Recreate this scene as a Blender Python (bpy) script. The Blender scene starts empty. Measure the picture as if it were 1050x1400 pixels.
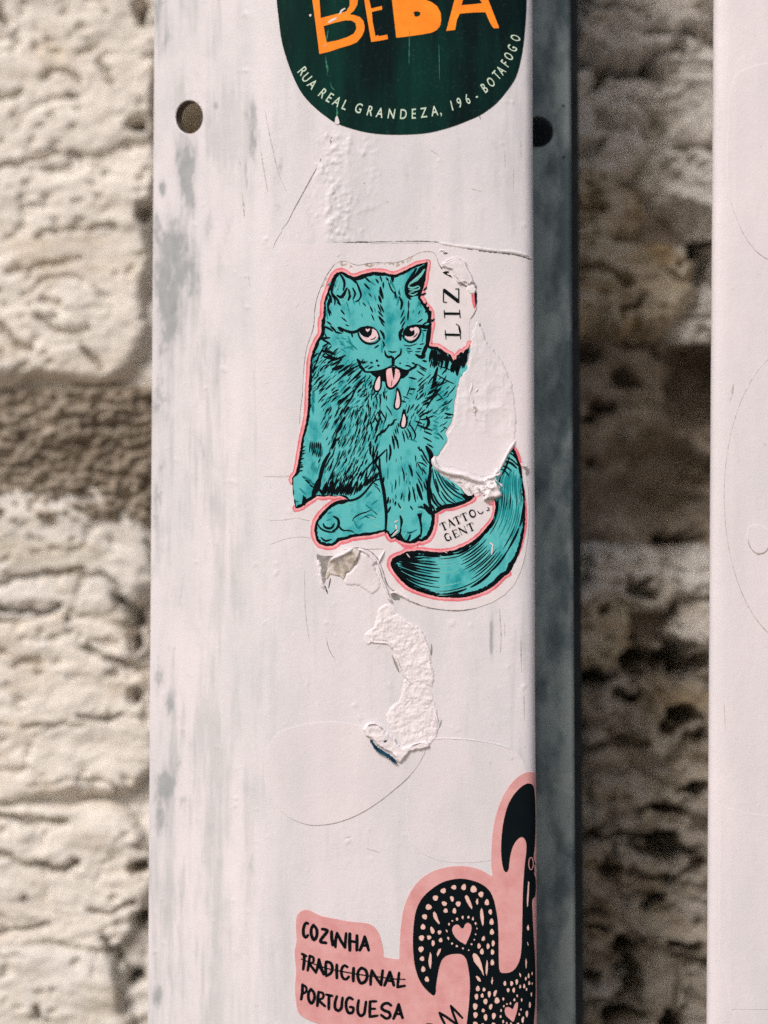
import bpy, bmesh, math, random
import numpy as np
from mathutils.geometry import tessellate_polygon, delaunay_2d_cdt
from mathutils import Vector, Matrix

# ------------------------------------------------------------------ camera, sky, sun, exposure
sc = bpy.context.scene
COL = sc.collection
rng = random.Random(11)
R = math.radians

PX = 0.00022                      # one photograph pixel on the front of the post, metres
DIST = 0.60                       # camera to post
PITCH = R(3.2)
HS = 1400 * PX / DIST             # 2*tan(half vertical field of view)
CT, ST = math.cos(PITCH), math.sin(PITCH)
CAM = np.array([0.0, -DIST * CT, -DIST * ST])

cam_d = bpy.data.cameras.new('camera')
cam = bpy.data.objects.new('camera', cam_d)
COL.objects.link(cam)
cam.location = CAM
cam.rotation_euler = (math.pi / 2 + PITCH, 0, 0)
cam_d.sensor_fit = 'VERTICAL'
cam_d.sensor_height = 24
cam_d.lens = 12 / (HS / 2)
cam_d.clip_start = 0.01
cam_d.clip_end = 60
cam_d.dof.use_dof = True
cam_d.dof.focus_distance = 0.600
cam_d.dof.aperture_fstop = 2.9
cam_d.dof.aperture_blades = 7
sc.camera = cam

SUN_EL, SUN_AZ = R(41), R(-31)    # azimuth measured from straight out of the wall, negative = left
world = bpy.data.worlds.new('World')
sc.world = world
world.use_nodes = True
wn = world.node_tree.nodes
wl = world.node_tree.links
bg = wn['Background']
sky = wn.new('ShaderNodeTexSky')
sky.sky_type = 'NISHITA'
sky.sun_disc = False
sky.sun_elevation = SUN_EL
# direction the light comes from: (sin az, -cos az) ; sky rotation 0 = +Y, clockwise
sdx, sdy = math.sin(SUN_AZ), -math.cos(SUN_AZ)
sky.sun_rotation = math.atan2(sdx, sdy)
sky.air_density = 1.0
sky.dust_density = 4.0
sky.ozone_density = 0.6
wl.new(sky.outputs[0], bg.inputs[0])
bg.inputs[1].default_value = 0.09

sun_d = bpy.data.lights.new('sun', 'SUN')
sun_d.energy = 1.6
sun_d.angle = R(16)
sun_d.color = (1.0, 0.945, 0.92)
sun = bpy.data.objects.new('sun', sun_d)
COL.objects.link(sun)
sun.location = (-1, -2, 2)
sd = Vector((sdx * math.cos(SUN_EL), sdy * math.cos(SUN_EL), math.sin(SUN_EL)))
sun.rotation_euler = sd.to_track_quat('Z', 'Y').to_euler()

sc.view_settings.view_transform = 'Standard'
sc.view_settings.look = 'None'
sc.view_settings.gamma = 1
sc.view_settings.exposure = 0.20
sc.render.engine = 'CYCLES'
sc.cycles.use_denoising = False
sc.cycles.max_bounces = 6
sc.cycles.diffuse_bounces = 4
sc.cycles.use_adaptive_sampling = False

# ------------------------------------------------------------------ numpy noise
def _h(ix, iy, seed):
    n = (ix.astype(np.int64) * 374761393 + iy.astype(np.int64) * 668265263 + seed * 974711) & 0xffffffff
    n = ((n ^ (n >> 13)) * 1274126177) & 0xffffffff
    n = n ^ (n >> 16)
    return (n & 0xffff) / 65535.0

def vn(x, y, seed=0):
    x = np.asarray(x, float); y = np.asarray(y, float)
    ix = np.floor(x); iy = np.floor(y)
    fx = x - ix; fy = y - iy
    fx = fx * fx * (3 - 2 * fx); fy = fy * fy * (3 - 2 * fy)
    a = _h(ix, iy, seed); b = _h(ix + 1, iy, seed); c = _h(ix, iy + 1, seed); d = _h(ix + 1, iy + 1, seed)
    return (a + (b - a) * fx) * (1 - fy) + (c + (d - c) * fx) * fy

def fbm(x, y, seed=0, o=5, gain=0.5):
    s = 0; a = 1; t = 0
    for i in range(o):
        ca, sa = math.cos(i * 0.7), math.sin(i * 0.7)
        s = s + a * vn(x * ca - y * sa + 17.3 * i, x * sa + y * ca - 9.1 * i, seed + i * 7)
        t += a; a *= gain
        x = x * 2.03; y = y * 2.03
    return s / t            # 0..1

def ridged(x, y, seed=0, o=4):
    s = 0; a = 1; t = 0
    for i in range(o):
        s = s + a * (1 - np.abs(2 * vn(x + 5 * i, y - 3 * i, seed + i * 5) - 1)); t += a; a *= 0.5
        x = x * 2.1; y = y * 2.1
    return s / t

def cell(x, y, seed=0):
    ix = np.floor(x); iy = np.floor(y)
    best = np.full(np.shape(x), 9.0)
    for dx in (-1, 0, 1):
        for dy in (-1, 0, 1):
            cx = ix + dx; cy = iy + dy
            jx = cx + _h(cx, cy, seed); jy = cy + _h(cx, cy, seed + 91)
            best = np.minimum(best, (x - jx) ** 2 + (y - jy) ** 2)
    return np.sqrt(best)

def sstep(a, b, x):
    t = np.clip((x - a) / (b - a), 0, 1)
    return t * t * (3 - 2 * t)

# ------------------------------------------------------------------ from photograph pixels to places
def ray(px, py):
    px = np.asarray(px, float); py = np.asarray(py, float)
    u = (px - 525) / 1400 * HS
    v = (700 - py) / 1400 * HS
    return u, CT - v * ST, ST + v * CT

def at_depth(px, py, Y):
    dx, dy, dz = ray(px, py)
    t = (Y - CAM[1]) / dy
    return np.stack([CAM[0] + t * dx, np.broadcast_to(Y, np.shape(t)).astype(float), CAM[2] + t * dz], -1)

# cross section of the folded steel post (plan view): nominal pixel x against depth in pixels
PROF = [(206.6, 104), (209.5, 101), (230, 86), (262, 63), (295, 40), (320, 24), (342, 13), (366, 5.5), (395, 1.5),
        (430, .2), (520, -.8), (600, -.8), (660, -.4), (696, .2), (708, .9), (716, 2.2), (722, 4.4), (726.4, 8),
        (729.4, 13), (730.6, 20), (730.6, 52), (730.6, 80), (730.6, 118)]

def catmull(pts, step=2.5, closed=False):
    P = [np.array(p, float) for p in pts]
    n = len(P)
    if n < 3:
        closed = False
    out = []
    rngk = range(n if closed else n - 1)
    for i in rngk:
        p1, p2 = P[i], P[(i + 1) % n]
        p0 = P[(i - 1) % n] if (closed or i > 0) else p1 * 2 - p2
        p3 = P[(i + 2) % n] if (closed or i + 2 < n) else p2 * 2 - p1
        d1 = max(np.linalg.norm(p1[:2] - p0[:2]), 1e-6) ** .5
        d2 = max(np.linalg.norm(p2[:2] - p1[:2]), 1e-6) ** .5
        d3 = max(np.linalg.norm(p3[:2] - p2[:2]), 1e-6) ** .5
        m1 = (p1 - p0) / d1 - (p2 - p0) / (d1 + d2) + (p2 - p1) / d2
        m2 = (p2 - p1) / d2 - (p3 - p1) / (d2 + d3) + (p3 - p2) / d3
        m1 = m1 * d2; m2 = m2 * d2
        k = max(1, int(math.ceil(np.linalg.norm(p2[:2] - p1[:2]) / step)))
        for j in range(k):
            t = j / k
            out.append((2 * t**3 - 3 * t**2 + 1) * p1 + (t**3 - 2 * t**2 + t) * m1 + (-2 * t**3 + 3 * t**2) * p2 + (t**3 - t**2) * m2)
    if not closed:
        out.append(P[-1])
    return np.array(out)

_pf = catmull(PROF, 0.5)
PXs = (_pf[:, 0] - 525) * PX
# the profile x were read off the picture: push each point out along its ray to its depth
PYs = _pf[:, 1] * PX
PXs = PXs * (DIST + PYs) / DIST
_kk = _pf[:, 1] > 26
_edge = np.argmax(np.arctan2(PXs, PYs + DIST) * (~_kk + 0.0))
PXs = np.where((np.arange(len(PXs)) > _edge), PXs[_edge] - 0.0, PXs)
PHI = np.arctan2(PXs - CAM[0], PYs - CAM[1])
JM = int(np.argmax(PHI))
_ds = np.hypot(np.diff(PXs), np.diff(PYs))
SS = np.concatenate([[0], np.cumsum(_ds)])
_tx = np.gradient(PXs, SS); _ty = np.gradient(PYs, SS)
_l = np.hypot(_tx, _ty)
NX, NY = _ty / _l, -_tx / _l
print('edge index', JM, len(SS), 'edge px', 525 + math.tan(PHI[JM]) * DIST / PX)

RELIEF_OFF = []    # (px, py, rx, ry) zones kept smooth, under the printed stickers

def h_low(px, py):
    return (fbm(px / 150, py / 190, 3, 2) - .5) * 0.00030 + (fbm(px / 55, py / 80, 8, 2) - .5) * 0.00005

def surf(px, py, h=0.0, low=True):
    """a point on the curved steel of the post seen at pixel (px, py), raised by h metres"""
    px = np.asarray(px, float); py = np.asarray(py, float)
    dx, dy, dz = ray(px, py)
    phi = np.arctan2(dx, dy)
    over = np.maximum(phi - PHI[JM - 3], 0)
    s = np.interp(phi, PHI[:JM - 2], SS[:JM - 2]) + over * DIST * 1.0
    X = np.interp(s, SS, PXs); Y = np.interp(s, SS, PYs)
    nx = np.interp(s, SS, NX); ny = np.interp(s, SS, NY)
    Z = CAM[2] + np.hypot(X - CAM[0], Y - CAM[1]) * dz / np.hypot(dx, dy)
    hh = h + (h_low(px, py) if low else 0)
    return np.stack([X + nx * hh, Y + ny * hh, Z], -1)

# ------------------------------------------------------------------ materials
def new_mat(name):
    m = bpy.data.materials.new(name)
    m.use_nodes = True
    nt = m.node_tree
    return m, nt, nt.nodes['Principled BSDF']

def nd(nt, t, **kw):
    n = nt.nodes.new(t)
    for k, v in kw.items():
        setattr(n, k, v)
    return n

def noise(nt, scale, detail=4, rough=.55, stretch=None, seed=0):
    g = nd(nt, 'ShaderNodeNewGeometry')
    mp = nd(nt, 'ShaderNodeMapping')
    nt.links.new(g.outputs['Position'], mp.inputs[0])
    mp.inputs['Location'].default_value = (seed * 1.37, seed * .71, seed * 2.1)
    mp.inputs['Scale'].default_value = stretch or (1, 1, 1)
    n = nd(nt, 'ShaderNodeTexNoise')
    n.inputs['Scale'].default_value = scale
    n.inputs['Detail'].default_value = detail
    n.inputs['Roughness'].default_value = rough
    nt.links.new(mp.outputs[0], n.inputs['Vector'])
    return n.outputs[0]

def rmp(nt, src, stops):
    r = nd(nt, 'ShaderNodeValToRGB')
    e = r.color_ramp.elements
    while len(e) < len(stops):
        e.new(.5)
    for el, (p, c) in zip(e, stops):
        el.position = p
        el.color = (c[0], c[1], c[2], 1) if isinstance(c, (tuple, list)) else (c, c, c, 1)
    nt.links.new(src, r.inputs[0])
    return r.outputs[0]

def mixc(nt, fac, a, b, blend='MIX'):
    m = nd(nt, 'ShaderNodeMix', data_type='RGBA', blend_type=blend)
    for i, v in ((0, fac), (6, a), (7, b)):
        if isinstance(v, (int, float)):
            m.inputs[i].default_value = v
        elif isinstance(v, tuple):
            m.inputs[i].default_value = (*v, 1)
        else:
            nt.links.new(v, m.inputs[i])
    return m.outputs[2]

def bump(nt, src, bsdf, dist, strength=1.0, prev=None):
    b = nd(nt, 'ShaderNodeBump')
    b.inputs['Distance'].default_value = dist
    b.inputs['Strength'].default_value = strength
    nt.links.new(src, b.inputs['Height'])
    if prev is not None:
        nt.links.new(prev, b.inputs['Normal'])
    nt.links.new(b.outputs[0], bsdf.inputs['Normal'])
    return b.outputs[0]

WHITE = (.790, .742, .780)

def paint_mat(name, wear=True, base=WHITE):
    m, nt, b = new_mat(name)
    fine = noise(nt, 900, 3)
    c = mixc(nt, rmp(nt, noise(nt, 42, 5, .6, (1, 1, .35)), [(.30, 0), (.75, 1)]), tuple(x * k for x, k in zip(base, (.84, .89, .885))), tuple(min(x * 1.05, .9) for x in base))
    # faint grey rub marks running down
    st = rmp(nt, noise(nt, 120, 6, .65, (1, 1, .09), 3), [(.60, 0), (.74, 1)])
    c = mixc(nt, mixc(nt, 1.0, st, rmp(nt, noise(nt, 24, 3, .5, (1, 1, .5), 5), [(.44, 0), (.64, .42)]), 'MULTIPLY'), c, (.36, .37, .38))
    # fine specks of dirt
    c = mixc(nt, rmp(nt, noise(nt, 620, 3, .6, None, 4), [(.68, 0), (.78, .45)]), c, (.34, .32, .31))
    if wear:
        at = nd(nt, 'ShaderNodeAttribute', attribute_name='wear')
        zinc = mixc(nt, noise(nt, 260, 4), (.24, .27, .285), (.42, .44, .455))
        gr = nd(nt, 'ShaderNodeAttribute', attribute_name='grime')
        c = mixc(nt, gr.outputs['Fac'], c, (.47, .49, .50))
        c = mixc(nt, at.outputs['Fac'], c, zinc)
    nt.links.new(c, b.inputs['Base Color'])
    b.inputs['Roughness'].default_value = .48
    b.inputs['Specular IOR Level'].default_value = .35
    p = bump(nt, noise(nt, 260, 5, .6), b, .00022, .55)
    bump(nt, fine, b, .00005, .6, p)
    return m

def print_mat(name, c1, c2, scale=120, stretch=None, rough=.42, lo=.35, hi=.65, speck=.0, spec=.3):
    m, nt, b = new_mat(name)
    c = mixc(nt, rmp(nt, noise(nt, scale, 5, .62, stretch), [(lo, 0), (hi, 1)]), c1, c2)
    if speck:
        c = mixc(nt, rmp(nt, noise(nt, 1500, 2, .5, None, 9), [(.62, 0), (.74, speck)]), c, (.6, .55, .55))
    nt.links.new(c, b.inputs['Base Color'])
    b.inputs['Roughness'].default_value = rough
    b.inputs['Specular IOR Level'].default_value = spec
    bump(nt, noise(nt, 420, 4), b, .00006, .5)
    return m

def lin(r, g, b):
    f = lambda v: ((v / 255 + .055) / 1.055) ** 2.4 if v > 10 else v / 255 / 12.92
    return (f(r), f(g), f(b))

M = {}
M['paint'] = paint_mat('white_paint_worn')
M['paint2'] = paint_mat('white_paint_over_paper', False, (.80, .74, .776))
M['vinyl'] = print_mat('white_vinyl', (.73, .69, .71), (.81, .755, .785), 260)
M['vinyl_dirty'] = print_mat('dirty_adhesive', (.42, .36, .30), (.68, .60, .55), 420)
M['paper'] = print_mat('torn_paper', (.76, .705, .735), (.85, .80, .825), 300, rough=.75)
M['paper_tan'] = print_mat('stained_paper', (.44, .38, .31), (.76, .70, .68), 420, rough=.8, lo=.40, hi=.58)
M['teal'] = print_mat('teal_print', lin(14, 150, 158), lin(92, 192, 195), 210, (1, 1, .6), lo=.30, hi=.52, speck=.12, spec=.15)
M['teal_light'] = print_mat('pale_teal_print', lin(100, 190, 188), lin(120, 200, 196), 200)
M['teal_dark'] = print_mat('deep_teal_print', lin(0, 118, 126), lin(0, 150, 154), 300)
M['ink'] = print_mat('black_ink', (.0035, .007, .0095), (.005, .009, .011), 200, rough=.6, spec=.03)
M['ink_red'] = print_mat('dark_red_ink', (.12, .006, .03), (.2, .02, .05), 300)
M['pink'] = print_mat('hot_pink_print', lin(226, 104, 122), lin(240, 140, 152), 260)
M['pink_pale'] = print_mat('pale_pink_print', lin(238, 150, 155), lin(244, 180, 182), 260)
M['tongue'] = print_mat('tongue_pink_print', lin(236, 172, 182), lin(242, 196, 200), 200)
M['eyewhite'] = print_mat('pale_print', lin(228, 196, 203), lin(238, 212, 217), 200)
M['rose'] = print_mat('salmon_pink_print', lin(214, 150, 150), lin(226, 172, 172), 160, speck=.10)
M['rose_dot'] = print_mat('pale_salmon_print', lin(228, 184, 174), lin(240, 200, 190), 200)
M['green'] = print_mat('bottle_green_print', (.0025, .010, .011), (.003, .040, .030), 60, (1, 1, .16), .34, .40, .64, speck=.03, spec=.05)
M['green_crease'] = print_mat('rubbed_green', lin(0, 84, 66), lin(60, 140, 115), 260)
M['orange'] = print_mat('orange_print', lin(252, 132, 8), lin(255, 152, 20), 120)
M['address'] = print_mat('pale_green_print', lin(186, 212, 190), lin(212, 228, 210), 300)
M['blue'] = print_mat('blue_print', lin(0, 40, 70), lin(10, 78, 100), 400)
M['dirt'] = print_mat('grey_grime_and_shade', lin(120, 118, 116), lin(165, 160, 158), 500, rough=.8)  # real grime lines, and the painted shade under the paper flap
M['dirt_soft'] = print_mat('soft_grime', lin(172, 166, 166), lin(214, 204, 204), 500, rough=.8)
M['dirt_shade'] = print_mat('dark_grime_and_shade', lin(62, 66, 66), lin(110, 110, 108), 500, rough=.8)  # grime marks, and painted shade along the lifted sheet edge
M['scuff'] = print_mat('grey_scuff', lin(172, 172, 172), lin(212, 205, 205), 700, rough=.7, lo=.40, hi=.60)

def zinc_mat():
    m, nt, b = new_mat('galvanised_steel')
    vo = nd(nt, 'ShaderNodeTexVoronoi')
    g = nd(nt, 'ShaderNodeNewGeometry')
    mp = nd(nt, 'ShaderNodeMapping')
    mp.inputs['Scale'].default_value = (1, 1, .6)
    nt.links.new(g.outputs['Position'], mp.inputs[0])
    nt.links.new(mp.outputs[0], vo.inputs['Vector'])
    vo.inputs['Scale'].default_value = 110
    c = mixc(nt, rmp(nt, noise(nt, 75, 5, .6, (1, 1, .5)), [(.42, 0), (.57, 1)]), (.030, .056, .068), (.22, .272, .272))
    c = mixc(nt, .22, c, mixc(nt, vo.outputs['Color'], (.10, .15, .17), (.36, .42, .43)))
    nt.links.new(c, b.inputs['Base Color'])
    b.inputs['Metallic'].default_value = .35
    b.inputs['Roughness'].default_value = .55
    bump(nt, noise(nt, 300, 4), b, .0003, .4)
    return m
M['zinc'] = zinc_mat()

def stone_mat(name, a, b_, tan, seed, spots=.5):
    m, nt, b = new_mat(name)
    c = mixc(nt, rmp(nt, noise(nt, 60, 8, .65, (1, 1, 1.6), seed), [(.33, 0), (.66, 1)]), a, b_)
    c = mixc(nt, rmp(nt, noise(nt, 34, 5, .6, (1, 1, 1.8), seed + 4), [(.50, 0), (.68, spots)]), c, tan)
    c = mixc(nt, rmp(nt, noise(nt, 330, 4, .7, None, seed + 8), [(.60, 0), (.76, .35)]), c, tuple(x * .5 for x in tan))
    nt.links.new(c, b.inputs['Base Color'])
    b.inputs['Roughness'].default_value = .92
    b.inputs['Specular IOR Level'].default_value = .15
    p = bump(nt, noise(nt, 140, 8, .7, None, seed), b, .0016, .5)
    return m
M['stone_a'] = stone_mat('cream_limestone', (.74, .70, .645), (.84, .80, .75), (.62, .53, .40), 1)
M['stone_b'] = stone_mat('grey_limestone', (.68, .655, .61), (.80, .77, .73), (.56, .49, .37), 6)
M['stone_c'] = stone_mat('ochre_limestone', (.50, .44, .33), (.68, .61, .50), (.42, .29, .13), 12, .8)
M['mortar'] = stone_mat('rough_lime_mortar', (.22, .18, .135), (.50, .44, .37), (.20, .15, .10), 20)

# ------------------------------------------------------------------ object helpers
def mesh_obj(name, verts, faces, mat, parent=None, smooth=True):
    me = bpy.data.meshes.new(name)
    verts = np.asarray(verts, float)
    if isinstance(faces, np.ndarray):
        k = faces.shape[1]
        me.vertices.add(len(verts)); me.vertices.foreach_set('co', verts.astype(np.float32).ravel())
        me.loops.add(faces.size); me.loops.foreach_set('vertex_index', faces.astype(np.int32).ravel())
        me.polygons.add(len(faces)); me.polygons.foreach_set('loop_start', np.arange(0, faces.size, k, dtype=np.int32))
        me.update(calc_edges=True)
    else:
        me.from_pydata([tuple(v) for v in verts], [], faces)
    me.validate()
    if smooth:
        me.shade_smooth()
    else:
        me.shade_flat()
    for mm in (mat if isinstance(mat, list) else [mat]):
        me.materials.append(mm)
    o = bpy.data.objects.new(name, me)
    COL.objects.link(o)
    if parent is not None:
        o.parent = parent
        o.matrix_parent_inverse = parent_inv(parent)
    return o

def parent_inv(p):
    m = Matrix.Translation(p.location)
    q = p
    while q.parent is not None:
        q = q.parent
    return Matrix.Translation(-Vector(q.location)) if p.type == 'EMPTY' else Matrix.Identity(4)

def thing(name, label, cat, loc, group=None):
    o = bpy.data.objects.new(name, None)
    COL.objects.link(o)
    o.empty_display_size = .01
    o.location = Vector([float(v) for v in loc])
    o['label'] = label; o['category'] = cat
    if group:
        o['group'] = group
    return o

def tag(o, label, cat, group=None):
    o['label'] = label; o['category'] = cat
    if group:
        o['group'] = group
    return o

def grid_faces(nu, nv, keep=None):
    i = np.arange(nu * nv).reshape(nv, nu)
    f = np.stack([i[:-1, :-1], i[:-1, 1:], i[1:, 1:], i[1:, :-1]], -1).reshape(-1, 4)
    if keep is not None:
        k = keep.reshape(-1)
        f = f[k[f].all(1)]
    return f

# ---- flat print laid on the curved steel
STUFF = {'paint_scuff', 'hair_crack', 'speckles', 'fur_lines', 'deep_teal_shading', 'pale_teal_shading', 'adhesive_dirt', 'grime_line', 'dirty_rim', 'crease_mark', 'chipped_spot', 'highlights', 'pale_teal_fur', 'small_scratch', 'shadowed_edge', 'teal_stain', 'teal_fleck'}
class Print:
    """shapes given in photograph pixels, laid on the post's surface at one height"""
    def __init__(s, h, mapper=surf):
        s.h = h; s.m = mapper; s.V = []; s.F = []
    def poly(s, pts, holes=(), smooth=0, closed=True):
        if smooth:
            pts = catmull(pts, smooth, True)
            holes = [catmull(h, smooth, True) for h in holes]
        loops = [[Vector((float(p[0]), float(p[1]), 0)) for p in L] for L in [pts] + list(holes)]
        flat = [v for L in loops for v in L]
        o = len(s.V)
        if holes:
            tris = tessellate_polygon(loops)
            s.V += [(v.x, v.y) for v in flat]
        else:
            r = delaunay_2d_cdt([v.xy for v in flat], [], [list(range(len(flat)))], 1, 1e-4)
            s.V += [(v.x, v.y) for v in r[0]]
            tris = r[2]
        s.F += [tuple(o + i for i in t) for t in tris]
        return s
    def ribbon(s, path, w, taper=0.5, step=2.4, smooth=True, cap=False, jit=0.0):
        P = catmull(path, step) if (smooth and len(path) > 2) else None
        if P is None:
            P = []
            for a, b in zip(path[:-1], path[1:]):
                a = np.array(a, float); b = np.array(b, float)
                k = max(1, int(np.linalg.norm(b - a) / step))
                P += [a + (b - a) * j / k for j in range(k)]
            P.append(np.array(path[-1], float)); P = np.array(P)
        n = len(P)
        T = np.gradient(P, axis=0) if n > 1 else np.array([[1, 0]])
        T = T / np.maximum(np.linalg.norm(T, axis=1, keepdims=True), 1e-6)
        N = np.stack([-T[:, 1], T[:, 0]], 1)
        t = np.linspace(0, 1, n)
        if taper:
            ww = w / 2 * (1 - taper * np.abs(2 * t - 1) ** 2.2)
        else:
            ww = np.full(n, w / 2.0)
        if jit:
            ww = ww * (1 + jit * (np.array([rng.random() for _ in range(n)]) - .5) * 2)
        o = len(s.V)
        for p, q, r_ in zip(P, N, ww):
            s.V.append(tuple(p + q * r_)); s.V.append(tuple(p - q * r_))
        for i in range(n - 1):
            a = o + 2 * i
            s.F.append((a, a + 1, a + 3, a + 2))
        if cap or taper:
            for e, sg in ((0, -1), (n - 1, 1)):
                c0 = P[e]; r_ = ww[e]
                kk = 4
                base = math.atan2(T[e][1] * sg, T[e][0] * sg)
                idx = []
                for j in range(kk + 1):
                    a_ = base - math.pi / 2 + math.pi * j / kk
                    s.V.append((c0[0] + math.cos(a_) * r_, c0[1] + math.sin(a_) * r_)); idx.append(len(s.V) - 1)
                s.F.append(tuple(idx))
        return s
    def strokes(s, text, k=1.0, **kw):
        for ln in text.replace('\n', ';').split(';'):
            ln = ln.split()
            if not ln:
                continue
            w = float(ln[0]); c = [float(v) for v in ln[1:]]
            s.ribbon(list(zip(c[::2], c[1::2])), w * k, **kw)
        return s
    def dot(s, x, y, rx, ry=None, ang=0, n=10):
        ry = ry or rx
        o = len(s.V)
        ca, sa = math.cos(ang), math.sin(ang)
        for i in range(n):
            t = 2 * math.pi * i / n
            k = 1 + .10 * math.sin(3 * t + x)
            u, v = rx * k * math.cos(t), ry * k * math.sin(t)
            s.V.append((x + u * ca - v * sa, y + u * sa + v * ca))
        s.F.append(tuple(range(o, o + n)))
        return s
    def build(s, name, mat, parent, thick=None, kind=None, cut=5.0):
        bm = bmesh.new()
        vs = [bm.verts.new((x, y, 0)) for x, y in s.V]
        for f in s.F:
            try:
                bm.faces.new([vs[i] for i in f])
            except ValueError:
                pass
        bmesh.ops.remove_doubles(bm, verts=bm.verts[:], dist=1e-4) if thick else None
        big = [f for f in bm.faces if f.calc_area() > 30]
        if big:
            xs = [v.co.x for v in bm.verts]; ys = [v.co.y for v in bm.verts]
            x = math.floor(min(xs) / cut) * cut + cut + .013
            while x < max(xs):
                geom = [f for f in bm.faces if min(v.co.x for v in f.verts) < x < max(v.co.x for v in f.verts)]
                geom = geom + list({e for f in geom for e in f.edges}) + list({v for f in geom for v in f.verts})
                bmesh.ops.bisect_plane(bm, geom=geom, plane_co=(x, 0, 0), plane_no=(1, 0, 0), dist=1e-5)
                x += cut if x < 690 else (2.0 if x < 714 else 1.0)
            y = math.floor(min(ys) / 24) * 24 + 24.017
            while y < max(ys):
                geom = [f for f in bm.faces if min(v.co.y for v in f.verts) < y < max(v.co.y for v in f.verts)]
                geom = geom + list({e for f in geom for e in f.edges}) + list({v for f in geom for v in f.verts})
                bmesh.ops.bisect_plane(bm, geom=geom, plane_co=(0, y, 0), plane_no=(0, 1, 0), dist=1e-5)
                y += 24
        bm.verts.index_update()
        co = np.array([v.co[:2] for v in bm.verts])
        W = list(s.m(co[:, 0], co[:, 1], s.h))
        F = []
        for f in bm.faces:
            ids = [v.index for v in f.verts]
            a = 0
            for i in range(len(ids)):
                p, q = co[ids[i]], co[ids[(i + 1) % len(ids)]]
                a += p[0] * q[1] - q[0] * p[1]
            F.append(ids if a < 0 else ids[::-1])      # facing the camera (pixel y runs down)
        if thick:
            B = s.m(co[:, 0], co[:, 1], s.h - thick)
            mp = {}
            for e in bm.edges:
                if len(e.link_faces) == 1:
                    ids = [v.index for v in e.verts]
                    for i in ids:
                        if i not in mp:
                            mp[i] = len(W); W.append(B[i])
                    F.append([ids[0], ids[1], mp[ids[1]], mp[ids[0]]])
        bm.free()
        o = mesh_obj(name, W, F, mat, parent, smooth=False)
        if kind or name in STUFF:
            o['kind'] = 'stuff'
        return o

def inside(poly, x, y):
    poly = np.asarray(poly, float)
    r = np.zeros(np.shape(x), bool)
    n = len(poly)
    for i in range(n):
        x1, y1 = poly[i]; x2, y2 = poly[(i + 1) % n]
        c = ((y1 > y) != (y2 > y)) & (x < (x2 - x1) * (y - y1) / (y2 - y1 + 1e-12) + x1)
        r ^= c
    return r

def edge_dist(poly, x, y):
    poly = np.asarray(poly, float)
    d = np.full(np.shape(x), 1e9)
    n = len(poly)
    for i in range(n):
        a = poly[i]; b = poly[(i + 1) % n]; ab = b - a
        t = np.clip(((x - a[0]) * ab[0] + (y - a[1]) * ab[1]) / (ab @ ab + 1e-9), 0, 1)
        d = np.minimum(d, np.hypot(x - a[0] - t * ab[0], y - a[1] - t * ab[1]))
    return d

def relief_patch(name, poly, hfun, mat, parent=None, step=1.1, base=0.00002, lip=0.0, mapper=surf, smooth=3):
    """a scab of paper on the post: a fine height field clipped to an outline"""
    poly = catmull(poly, smooth, True)
    poly = poly + np.stack([(vn(poly[:, 0] / 2.3, poly[:, 1] / 2.3, 5) - .5) * 3.0, (vn(poly[:, 1] / 2.7, poly[:, 0] / 2.2, 9) - .5) * 3.0], 1)
    x0, y0 = poly.min(0) - 2; x1, y1 = poly.max(0) + 2
    xs = np.arange(x0, x1, step); ys = np.arange(y0, y1, step)
    gx, gy = np.meshgrid(xs, ys)
    ins = inside(poly, gx, gy); d = edge_dist(poly, gx, gy)
    sd_ = np.where(ins, d, -d)
    keep = sd_ > -step * 1.2
    e = sstep(-step * .6, 2.6, sd_)
    h = base + (hfun(gx, gy, np.maximum(sd_, 0)) + lip * np.exp(-(np.maximum(sd_, 0) / 2.2) ** 2)) * e
    h = np.where(sd_ < 0, -0.00012, h)
    V = mapper(gx, gy, h).reshape(-1, 3)
    f = grid_faces(len(xs), len(ys), keep)
    f = f[:, ::-1]
    return mesh_obj(name, V, f, mat, parent)

def ridge(pr_name, path, w, h, mat, parent, mapper=surf, jit=.25, sharp=1.0):
    """a raised torn edge: a strip with a rounded, uneven crest"""
    P = catmull(path, 1.6)
    n = len(P)
    T = np.gradient(P, axis=0); T /= np.maximum(np.linalg.norm(T, axis=1, keepdims=True), 1e-6)
    N = np.stack([-T[:, 1], T[:, 0]], 1)
    t = np.linspace(0, 1, n)
    env = np.clip(np.minimum(t, 1 - t) * n / 5, 0.05, 1)
    jw = 1 + jit * 2 * (vn(t * n / 4, t * 0, 3) - .5)
    prof = [(-1, -.1), (-.6, .55), (-.15, 1), (.3, .8), (.7, .35), (1, -.1)]
    V = []
    for a, b in prof:
        q = P + N * (a * w / 2 * env * jw)[:, None]
        V.append(mapper(q[:, 0], q[:, 1], b * h * env * jw))
    V = np.stack(V, 0)
    f = grid_faces(n, len(prof))
    return mesh_obj(pr_name, V.reshape(-1, 3), f, mat, parent)
# ------------------------------------------------------------------ ground and stone wall
WALL_Y = 0.120
g = mesh_obj('pavement', [(-6, -8, -1.3), (6, -8, -1.3), (6, .5, -1.3), (-6, .5, -1.3)], [(0, 1, 2, 3)], M['mortar'])
g['kind'] = 'structure'

wall = thing('stone_wall', 'rough cream limestone rubble wall behind the white steel posts', 'wall', (0, WALL_Y, -1.3))

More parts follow.
